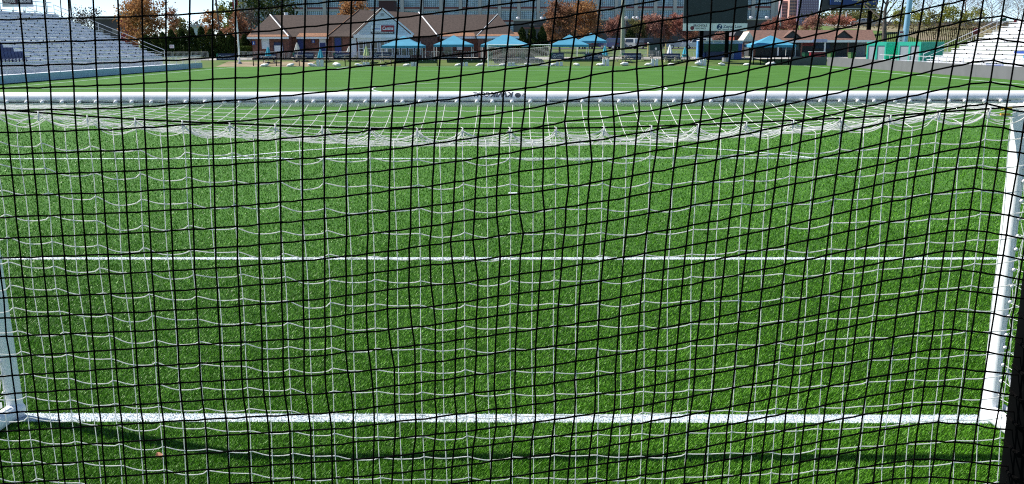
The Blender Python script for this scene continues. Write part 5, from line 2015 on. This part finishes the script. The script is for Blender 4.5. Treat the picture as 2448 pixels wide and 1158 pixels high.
# ------------------------------------------------------------------ billboard
YBB = 150.0
bx0, bx1 = at_y(1984, 10, YBB).x, at_y(2098, 10, YBB).x
bb = thing('billboard', 'dark blue roadside billboard on a single thick column', 'billboard', ((bx0 + bx1) / 2, YBB, ground_z(58, YBB)))
gbb = ground_z(58, YBB)
w2 = (bx1 - bx0) / 2
z0, z1 = zat(14, YBB) - gbb, zat(-55, YBB) - gbb
MB().box(-w2, -.2, z0, w2, .2, z1).build('panel', M('billboard_blue', (.008, .045, .19), .5, var=.1), bb)
MB().box(-w2 - 1.2, .3, z0 - .9, w2, .7, z0 + 1.4).build('frame', DARKM, bb)
MB().box(-w2, -.5, zat(24.5, YBB) - gbb, w2, .9, zat(23, YBB) - gbb).build('catwalk', STEEL, bb)
xx = at_y(2083, 50, YBB).x - (bx0 + bx1) / 2
MB().path([(xx, .9, 0), (xx, .9, z1)], .36, 14).build('column', BLACK, bb)
MB().box(-w2 + 2, .35, zat(23, YBB) - gbb, w2 - .5, .6, z0 - .002).build('beam', DARKM, bb)
sign_text('lettering', 'SOLE?', bb, at_y(2004, 5, YBB).x - (bx0 + bx1) / 2, -.21, zat(6.5, YBB) - gbb, .85, 1.45, WHITEM, bold=.02)
sign_text('lettering', 'PERSON | IN', bb, at_y(2056, 5, YBB).x - (bx0 + bx1) / 2, -.21, zat(5, YBB) - gbb, .55, 2.7, WHITEM)
# orange gable house
q = base_at(2036, 195, 75)
oh = thing('orange_gable_house', 'bright orange gable roof beyond the right shed', 'building', q)
w2 = 11 / ppm(195)
zz = zat(60, 195) - q.z
MB().box(-w2, 0, 0, w2, 6, zz).build('wall', CONF, oh)
MB().prism([(-w2 - .2, zz + .002), (w2 + .2, zz + .002), (w2 * .5, zat(47, 195) - q.z), (-w2 * .1, zat(50, 195) - q.z)], -.3, 6.3).build('roof', M('orange_roof', (.55, .14, .05), .7), oh)

# ------------------------------------------------------------------ hill fence on the right, street signs
YH = 150.0
hf0, hf1 = at_y(2075, 90, 132).x, at_y(2330, 90, 132).x
YFN = 132.0
hf = thing('hill_fence', 'black metal picket fence on the slope behind the containers', 'fence', (0, YFN, 0))
n_p = 58
for k in range(n_p):
    xx = hf0 + (hf1 - hf0) * k / (n_p - 1)
    gzv = ground_z(xx, YFN)
    MB().box(xx - .04, -.03, gzv - .1, xx + .04, .03, gzv + 2.3 + .15 * (k % 8 == 0)).build('picket', BLACK, hf)
for dz in (.3, 2.05):
    m = MB()
    m.path([(hf0 + (hf1 - hf0) * k / 20, .05, ground_z(hf0 + (hf1 - hf0) * k / 20, YFN) + dz) for k in range(21)], .035, 4)
    m.build('rail', BLACK, hf)
hx0, hx1 = at_y(2290, 70, 180).x, at_y(2480, 70, 180).x
h2 = thing('road_barrier', 'long pale concrete barrier along the raised road', 'wall', (0, 184, 0))
for k in range(14):
    xa_ = at_y(2050, 70, 184).x + k * 3.6
    g_ = ground_z(xa_, 184)
    MB().prism([(-.3, g_), (.3, g_), (.12, g_ + .9), (-.12, g_ + .9)], xa_, xa_ + 3.58, 'x').build('segment', M('pale_concrete', (.42, .38, .33), .85, var=.1), h2)
for (u, v, y, mt, lab, shape) in ((2335, 75, 128, M('stop_red', (.20, .01, .015), .5), 'octagonal red stop sign beside the right bleacher', 8), (2427, 52, 150, RED, 'small red sign above the right bleacher', 4),
                                  (2398, 47, 160, M('road_green', (.005, .10, .06), .5), 'green road sign at upper right', 4), (1739, 95, 130, WHITEM, 'round white sign above the blue stand', 16)):
    q = at_y(u, v, y)
    g_ = ground_z(q.x, y)
    t = thing('street_sign', lab, 'sign', (q.x, y, g_))
    r = (9 if shape == 8 else 5) / ppm(y)
    if shape == 16:
        q2 = at_y(1692, 95, y)
        t.location.x = q2.x
        r = 4 / ppm(y)
    pr = [(r * (2.2 if 'green' in lab else 1) * math.cos(math.pi * 2 * (k + .5) / shape), q.z - g_ + r * math.sin(math.pi * 2 * (k + .5) / shape)) for k in range(shape)]
    MB().prism(pr, -.05, -.01).build('plate', mt, t)
    MB().path([(0, .03, 0), (0, .03, q.z - g_ + r * .6)], .05, 6).build('post', STEEL, t)
# green cabinet
q = base_at(1568, 119, 130)
cb = thing('utility_cabinet', 'dark green electrical cabinet behind the barriers', 'cabinet', q)
w2 = 15 / ppm(119)
zz = zat(104, 119) - q.z
CBG = M('cabinet_green', (.012, .05, .045), .5, var=.1)
MB().box(-w2, 0, 0, w2, 1.6, zz).build('body', CBG, cb)
for s_ in (-1, 1):
    MB().box(s_ * w2 / 2 - w2 * .47, -.04, .12, s_ * w2 / 2 + w2 * .47, -.003, zz - .1).build('door', CBG, cb)
MB().box(-.15, -.06, zz * .5, .1, -.042, zz * .5 + .28).build('label_plate', WHITEM, cb)
for (u, lab) in ((1549, 'yellow bollard left of the green cabinet'), (1591, 'yellow bollard right of the green cabinet')):
    q = base_at(u, 118.5, 130)
    t = thing('bollard', lab, 'bollard', q)
    m = MB()
    m.path([(0, 0, 0), (0, 0, zat(104, 118.5) - q.z)], .09, 8)
    m.build('post', M('bollard_yellow', (.50, .40, .14), .6), t)
    MB().sphere((0, 0, zat(104, 118.5) - q.z), .1, 8, 5).build('cap', WHITEM, t)


# ------------------------------------------------------------------ parked cars
def car(u, v_base, y, rot, colr, lab, suv=False, L=4.5):
    q = base_at(u, y, v_base)
    t = thing('parked_car', lab, 'car', q, rot, 'cars in the parking lot')
    t.location.z = ground_z(q.x, y) + .03
    Hh = 1.72 if suv else 1.45
    hl = L / 2
    bodyp = [(-hl, .38), (-hl + .06, .30), (hl - .06, .30), (hl, .40), (hl, .72), (hl - .12, .86), (hl - 1.15, .97), (-hl + .25, 1.0), (-hl, .85)]
    pm = M('car_' + lab.split()[0] + str(int(colr[0] * 1000)), colr, .25, metal=.1, var=.03, spec=.6)
    MB().prism(bodyp, -.88, .88).build('body', pm, t)
    tp = hl - 1.2 if not suv else hl - 1.15
    cab = [(-hl + (.15 if suv else .55), .99), (tp, .965), (tp - .75, Hh - .06), (tp - 1.0, Hh), (-hl + (.45 if suv else 1.1), Hh), (-hl + (.2 if suv else .75), Hh - .1)]
    m = MB()
    nn_ = len(cab)
    m.v = [(a, -.84 + .16 * (c - .97) / (Hh - .97), c) for a, c in cab] + [(a, .84 - .16 * (c - .97) / (Hh - .97), c) for a, c in cab]
    m.f = [tuple(range(nn_)), tuple(range(2 * nn_ - 1, nn_ - 1, -1))] + [((i + 1) % nn_, i, nn_ + i, nn_ + (i + 1) % nn_) for i in range(nn_)]
    m.build('cabin', pm, t)
    for s_ in (-1, 1):
        y0 = lambda c: s_ * (.845 - .16 * (c - .97) / (Hh - .97) + .012)
        xs_ = [-hl + (.4 if suv else 1.0), (tp - hl) / 2 + .25, tp - .35]
        for a_, b2 in ((xs_[0], xs_[1] - .06), (xs_[1] + .06, xs_[2])):
            z_a, z_b = 1.03, Hh - .16
            inset = .35 if b2 == xs_[2] else .05
            w_ = MB()
            w_.v = [(a_, y0(z_a), z_a), (b2, y0(z_a), z_a), (b2 - inset, y0(z_b), z_b), (a_ + .08, y0(z_b), z_b)]
            w_.v += [(p_[0], p_[1] - s_ * .02, p_[2]) for p_ in w_.v]
            w_.f = [(0, 1, 2, 3), (7, 6, 5, 4), (0, 4, 5, 1), (1, 5, 6, 2), (2, 6, 7, 3), (3, 7, 4, 0)]
            w_.build('side_window', GLASS, t)
        for wx in (-hl + .85, hl - .9):
            wl = MB()
            wl.path([(wx, s_ * .72, .33), (wx, s_ * .91, .33)], .33, 16)
            w2_ = wl.build('wheel', RUBBER, t)
            MB().path([(wx, s_ * .9, .33), (wx, s_ * .925, .33)], .2, 12).build('rim', CHROME, w2_)
        MB().box(hl - .06, s_ * .62 - .18, .62, hl + .012, s_ * .62 + .18, .76).build('headlight', WHITEM, t)
        MB().box(-hl - .012, s_ * .66 - .14, .70, -hl + .05, s_ * .66 + .14, .92).build('tail_light', RED, t)
    m = MB()
    m.v = [(tp + .012, -.7, 1.03), (tp + .012, .7, 1.03), (tp - .66, .62, Hh - .12), (tp - .66, -.62, Hh - .12)]
    m.v = [(a + .02, b_, c + .02) for a, b_, c in m.v] + [(a - .02, b_, c) for a, b_, c in m.v]
    m.f = [(0, 1, 2, 3), (7, 6, 5, 4), (0, 4, 5, 1), (1, 5, 6, 2), (2, 6, 7, 3), (3, 7, 4, 0)]
    m.build('windscreen', GLASS, t)


car(1462, 116, 150, 2.2, (.02, .03, .09), 'dark blue car parked left of the utility pole', True)
car(1494, 117, 150, 2.6, (.62, .63, .64), 'white van like car parked right behind the utility pole', True)
car(1536, 113, 153, 1.9, (.012, .015, .022), 'black pickup like car parked under the pink trees', True, 5.0)
car(1626, 117, 150, 3.0, (.45, .47, .50), 'silver car parked left of the scoreboard columns')
car(1668, 118, 149, 2.9, (.66, .67, .66), 'white sport utility car parked behind the scoreboard column', True, 4.9)
car(1400, 112, 153, 1.7, (.10, .10, .11), 'grey car parked behind the small far canopy')
car(2062, 68, 187, 3.0, (.35, .36, .38), 'small silver car on the raised road beyond the shed')


# ------------------------------------------------------------------ trees
def branches(m, base, Ht, R, n_l, seed, r0, twig=2, spread=1.0, start=.25):
    r = random.Random(seed)
    tips = []
    wob = [(r.uniform(-.03, .03) * Ht, r.uniform(-.03, .03) * Ht) for _ in range(6)]
    tr = [Vector((wob[k][0] * k / 5, wob[k][1] * k / 5, Ht * .78 * k / 5)) for k in range(6)]
    m.path(tr, [r0 * (1 - .82 * k / 5) for k in range(6)], 8)

    def grow(p, d, L, rad, lvl):
        q1 = p + d * L * .5 + Vector((r.uniform(-.1, .1), r.uniform(-.1, .1), r.uniform(0, .12))) * L
        q2 = p + d * L + Vector((r.uniform(-.12, .12), r.uniform(-.12, .12), r.uniform(.02, .2))) * L
        m.path([p, q1, q2], [rad, rad * .7, rad * .35], 4 if lvl else 5, False)
        tips.append(q1)
        tips.append(q2)
        if lvl < twig:
            for _ in range(3 if lvl == 0 else 4):
                s = r.uniform(.35, .95)
                pp = p + (q2 - p) * s
                dd = (d + Vector((r.uniform(-1, 1), r.uniform(-1, 1), r.uniform(-.3, .8))) * .8).normalized()
                grow(pp, dd, L * r.uniform(.4, .6), rad * .45, lvl + 1)

    for k in range(n_l):
        f = start + (0.95 - start) * (k + .5) / n_l
        i = min(4, int(f * .78 / .78 * 5))
        p = tr[i] + (tr[i + 1] - tr[i]) * (f * 5 - i)
        a = k * 2.4 + r.uniform(-.4, .4)
        up = .35 + .9 * f
        d = Vector((math.cos(a) * spread, math.sin(a) * spread, up)).normalized()
        L = R * (1.05 - .45 * abs(f - .45)) * r.uniform(.75, 1.0)
        grow(p, d, L, r0 * .38 * (1 - .5 * f), 0)
    return tips


def leaves(tips, n, size, blob, seed, name, mat, parent, extra=None):
    r = np.random.default_rng(seed)
    T = np.array([tuple(t) for t in tips])
    c = T[r.integers(0, len(T), n)] + r.normal(0, blob, (n, 3)) * np.array([1, 1, .8])
    if extra is not None:
        c = np.concatenate([c, extra])
    n = len(c)
    a = r.normal(size=(n, 3))
    a /= np.linalg.norm(a, axis=1)[:, None]
    b_ = np.cross(a, r.normal(size=(n, 3)))
    b_ /= np.linalg.norm(b_, axis=1)[:, None]
    s = size * (.6 + .8 * r.random((n, 1)))
    v = np.stack([c - a * s, c - b_ * s * .55, c + a * s, c + b_ * s * .55], 1)
    # neighbouring leaves share a tone (clumps), each leaf a little different
    tone = np.sin(c[:, 0] * 1.3 + seed) * np.cos(c[:, 1] * 1.1) * np.sin(c[:, 2] * 1.7 + 1)
    tint = np.clip(.5 + .28 * tone + r.normal(0, .2, n), 0, 1)
    return link(name, npmesh(name, v.reshape(-1, 3), 4, np.arange(n * 4), mat, tint), parent)


TREEM = {
    'orange': MT('orange_foliage', [(.17, .08, .035), (.32, .155, .065), (.46, .24, .10), (.50, .32, .15)], .8, .1, .4),
    'rust': MT('rust_foliage', [(.16, .08, .05), (.28, .14, .08), (.40, .21, .13)], .8, .1, .4),
    'pink': MT('pink_foliage', [(.20, .10, .08), (.37, .19, .14), (.52, .30, .24)], .8, .1, .4),
    'red': MT('red_foliage', [(.20, .08, .06), (.36, .15, .11), (.48, .25, .19)], .8, .1, .4),
    'green': MT('dark_green_foliage', [(.008, .018, .005), (.022, .042, .010), (.05, .075, .016), (.10, .10, .025)], .8, .1, .15),
    'hedge': MT('hedge_foliage', [(.02, .04, .008), (.05, .085, .015), (.09, .13, .025)], .8, .1, .15),
    'lime': MT('lime_foliage', [(0.115, 0.138, 0.023), (0.230, 0.253, 0.046), (0.391, 0.380, 0.103)], .8, .1, .3),
    'olive': MT('olive_foliage', [(.08, .08, .03), (.15, .15, .055), (.22, .20, .08)], .8, .1, .3),
    'grey': MT('grey_twigs', [(.09, .075, .065), (.14, .12, .105), (.20, .175, .155)], .9, .05, .1),
}


def tree(u, y, vtop, wpx, kind, lab, nleaf=2200, leaf=.20, seed=1, bark=BARK, nl=9, vb=None, trunk=1.0, group=None, dens=.16, start=.25, twig=2):
    q = base_at(u, y, 110)
    Ht = (zat(vtop, y) - q.z) * 1.02
    R = wpx / 2 / ppm(y)
    t = thing('tree', lab, 'tree', q, 0, group)
    m = MB()
    r0 = max(.09, .022 * Ht) * trunk
    tips = branches(m, q, Ht, R, nl, seed, r0, twig, start=start)
    zs = max(p.z for p in tips)
    k = Ht / zs
    m.v = [(a, b_, c * k) for a, b_, c in m.v]
    tips = [Vector((p.x, p.y, p.z * k)) for p in tips]
    m.build('trunk', bark, t, True)
    if nleaf:
        leaves(tips, nleaf, leaf, R * dens, seed, 'crown', TREEM[kind], t)
    return t


G1 = 'autumn coloured trees behind the far end'
tree(342, 128, -4, 96, 'orange', 'big orange tree with greenish top right of the grandstand', 5200, .17, 21, nl=12, group=G1, dens=.2, start=.12)
tree(338, 131, -14, 60, 'olive', 'olive green treetop rising behind the big orange tree', 1300, .17, 22, nl=8)
tree(412, 135, 18, 52, 'rust', 'small thin reddish tree right of the big orange tree', 1300, .14, 23, nl=9, group=G1)
tree(513, 127, 30, 52, 'orange', 'orange tree behind the leaning utility pole', 2300, .15, 24, nl=10, group=G1, dens=.2, start=.15)
tree(575, 124, 26, 66, 'rust', 'rust coloured tree behind the flagpole', 3400, .15, 25, nl=11, group=G1, dens=.2, start=.12)
tree(548, 150, 6, 66, 'lime', 'tall yellow green tree behind the flagpole', 1500, .20, 26, nl=9)
tree(640, 142, -30, 150, 'green', 'large dark spreading tree behind the clubhouse roof', 2600, .22, 27, bark=BARKD, nl=15, dens=.14, twig=2)
tree(604, 128, 18, 58, 'grey', 'bare grey tree at the left corner of the clubhouse', 900, .12, 28, bark=BARKD, nl=12)
tree(850, 160, 2, 66, 'orange', 'orange treetop showing above the clubhouse roof', 2800, .22, 29, nl=10, group=G1, dens=.2)
tree(1338, 136, 8, 72, 'rust', 'large rust tree right of the clubhouse, left half of the pair', 5200, .17, 30, nl=13, group=G1, dens=.19, start=.1)
tree(1398, 158, 10, 86, 'orange', 'large orange brown tree right of the clubhouse, right half of the pair', 5600, .17, 31, nl=13, group=G1, dens=.19, start=.1)
tree(1468, 160, 42, 46, 'pink', 'small pink tree left of the thick utility pole', 3200, .14, 32, nl=11, group=G1, dens=.2, start=.3)
tree(1522, 160, 50, 44, 'olive', 'olive and pink tree right of the thick utility pole', 2000, .15, 33, nl=10, dens=.2, start=.3)
tree(1552, 161, 42, 58, 'pink', 'pink tree above the black parked car', 3600, .15, 34, nl=11, group=G1, dens=.2, start=.3)
tree(1585, 163, 46, 42, 'rust', 'small rust tree left of the scoreboard', 2200, .15, 35, nl=10, group=G1, dens=.2)
tree(1622, 164, 40, 44, 'red', 'red brown tree touching the scoreboard edge', 2800, .15, 36, nl=11, group=G1, dens=.2, start=.3)
tree(1655, 166, 74, 34, 'rust', 'low rust tree under the scoreboard sign', 1400, .13, 37, nl=9, group=G1, dens=.2, start=.1)
tree(1722, 166, 76, 46, 'pink', 'bare pinkish tree between the scoreboard columns', 900, .11, 38, nl=12, group=G1, start=.1)
tree(1842, 160, 46, 44, 'red', 'red tree above the left end of the long shed', 2000, .14, 39, nl=11, group=G1, dens=.18)
tree(1885, 160, 44, 46, 'red', 'red tree left of the slim white lamp pole', 2200, .14, 40, nl=11, group=G1, dens=.18)
tree(1940, 162, 44, 46, 'pink', 'pink red tree above the middle of the long shed', 2200, .14, 41, nl=11, group=G1, dens=.18)
tree(2005, 175, 44, 60, 'red', 'red tree beside the orange gable', 2000, .16, 42, nl=11, group=G1, dens=.18)
tree(1995, 260, 36, 110, 'olive', 'distant olive treetops under the billboard, left', 2200, .34, 43, nl=12)
tree(2052, 270, 30, 120, 'olive', 'distant olive treetops under the billboard, right', 2400, .34, 44, nl=12)
# hedge of conifers
G2 = 'dark green hedge conifers'
he = [(352, 84), (372, 82), (392, 78), (412, 72), (436, 68), (460, 66), (484, 64), (506, 70), (530, 76), (552, 80), (586, 84)]
hnames = ['half hidden behind the grandstand steps', 'just left of the warning sign', 'at the grandstand end', 'behind the warning sign', 'third from the grandstand', 'fourth from the grandstand', 'left of the blue pole banner', 'behind the leaning pole', 'right of the blue pole banner', 'beside the flagpole', 'nearest the clubhouse']


def conifer(u, y, vtop, wpx, lab, n_, seed, mat='green', group=None):
    q = base_at(u, y, 120)
    Ht = zat(vtop, y) - q.z
    R = wpx / 2 / ppm(y)
    t = thing('conifer', lab, 'conifer', q, 0, group)
    MB().path([(0, 0, 0), (0, 0, Ht * .9)], [.12, .03], 6).build('trunk', BARKD, t)
    r = np.random.default_rng(seed)
    hz_ = r.random(n_) ** 1.15
    rad = R * np.clip((1 - hz_) ** .55 * (0.75 + .25 * np.minimum(1, hz_ * 6)), .05, 1) * (1 + .14 * np.sin(hz_ * 19 + seed))
    a = r.random(n_) * 2 * np.pi
    rr = rad * (.55 + .5 * r.random(n_))
    c = np.stack([rr * np.cos(a), rr * np.sin(a), .1 + hz_ * Ht], 1)
    leaves([(0, 0, 1)], 0, .14, .1, seed, 'crown', TREEM[mat], t, extra=c)


for i, (u, vt) in enumerate(he):
    conifer(u, 121, vt, 40, 'dark green hedge conifer %s' % hnames[i], 2600, 60 + i, 'green', G2)
for i, (u, vt, nm) in enumerate(((1248, 68, 'left'), (1272, 64, 'middle'), (1296, 66, 'right'))):
    conifer(u, 123, vt, 38, 'dark green conifer beside the clubhouse right end, %s of three' % nm, 2400, 80 + i, 'green', 'conifers right of the clubhouse')
conifer(1505, 158, 74, 44, 'dark green conifer right of the thick utility pole', 2200, 90, 'green')
q = base_at(588, 119, 125)
hg = thing('clipped_hedge', 'bright green clipped hedge left of the clubhouse wall', 'hedge', q)
r = np.random.default_rng(5)
c = np.stack([r.uniform(-.8, .75, 2400), r.uniform(-.5, .5, 2400), r.uniform(.05, zat(109, 119) - q.z, 2400)], 1)
leaves([(0, 0, 1)], 0, .09, .1, 5, 'foliage', TREEM['hedge'], hg, extra=c)
MB().box(-.5, -.2, 0, .5, .2, .6).build('stems', BARKD, hg)
# right hand side trees
t = tree(2112, 122, -90, 150, 'lime', 'big old tree with thick grey trunk behind the green containers', 700, .16, 50, nl=8, trunk=1.5, dens=.12, start=.33)
for i, (u, vt, w_, y, kd, nm, nlv) in enumerate(((2148, 30, 46, 165, 'lime', 'yellow green bush right of the big trunk', 1400), (2192, 26, 52, 168, 'lime', 'yellow green young tree left of centre on the hill', 1100), (2228, 30, 40, 170, 'olive', 'olive young tree on the hill behind the fence', 900),
                                                 (2264, 14, 44, 165, 'lime', 'tall yellow green tree on the hill above the fence', 1500), (2303, 32, 34, 170, 'lime', 'thin yellow green tree right of the tall one', 700), (2332, 24, 40, 175, 'lime', 'pale green tree above the stop sign', 700))):
    tree(u, y, vt, w_, kd, nm, nlv, .15, 100 + i, nl=10, group='spring trees on the right hill', dens=.2, start=.15)
for i, (u, vt, w_, y, nm) in enumerate(((2215, -40, 130, 190, 'tall bare tree behind the floodlight pole'), (2300, -60, 150, 195, 'tall bare tree above the middle of the hill fence'), (2365, -50, 150, 160, 'leaning bare tree above the right bleacher'),
                                        (2425, -30, 130, 165, 'bare tree at the upper right corner'), (2170, -20, 110, 220, 'distant bare tree left of the floodlight pole'), (2470, -40, 150, 180, 'bare tree just at the right edge'))):
    tree(u, y, vt, w_, 'grey', nm, 500, .10, 200 + i, bark=M('pale_bark', (.16, .135, .115), .9, var=.3), nl=16, group='bare trees on the right hill', dens=.16, twig=3 if i < 4 else 2)
for i, (u, vt, w_, y, nm) in enumerate(((188, 18, 64, 260, 'distant bare tree behind the grandstand, left'), (222, 22, 56, 265, 'distant bare tree behind the grandstand, right'), (470, 50, 60, 240, 'distant bare tree beyond the hedge'), (430, 44, 40, 230, 'distant small green tree beyond the hedge'))):
    tree(u, y, vt, w_, 'grey' if i != 3 else 'olive', nm, 900, .26, 220 + i, nl=12, dens=.2)
# undergrowth on the hill
m = np.random.default_rng(9)
xs_ = m.uniform(62, 150, 9000)
ys_ = m.uniform(134, 182, 9000)
c = np.stack([xs_, ys_, np.array([ground_z(a, b_) for a, b_ in zip(xs_, ys_)]) + m.uniform(.05, .9, 9000)], 1)
o = leaves([(0, 0, 1)], 0, .16, .1, 9, 'undergrowth', MT('brown_scrub', [(.09, .07, .04), (.16, .12, .07), (.20, .19, .07)], .9, .05, .2), None, extra=c)
tag(o, 'brown scrub covering the slope behind the fence', 'scrub', kind='stuff')
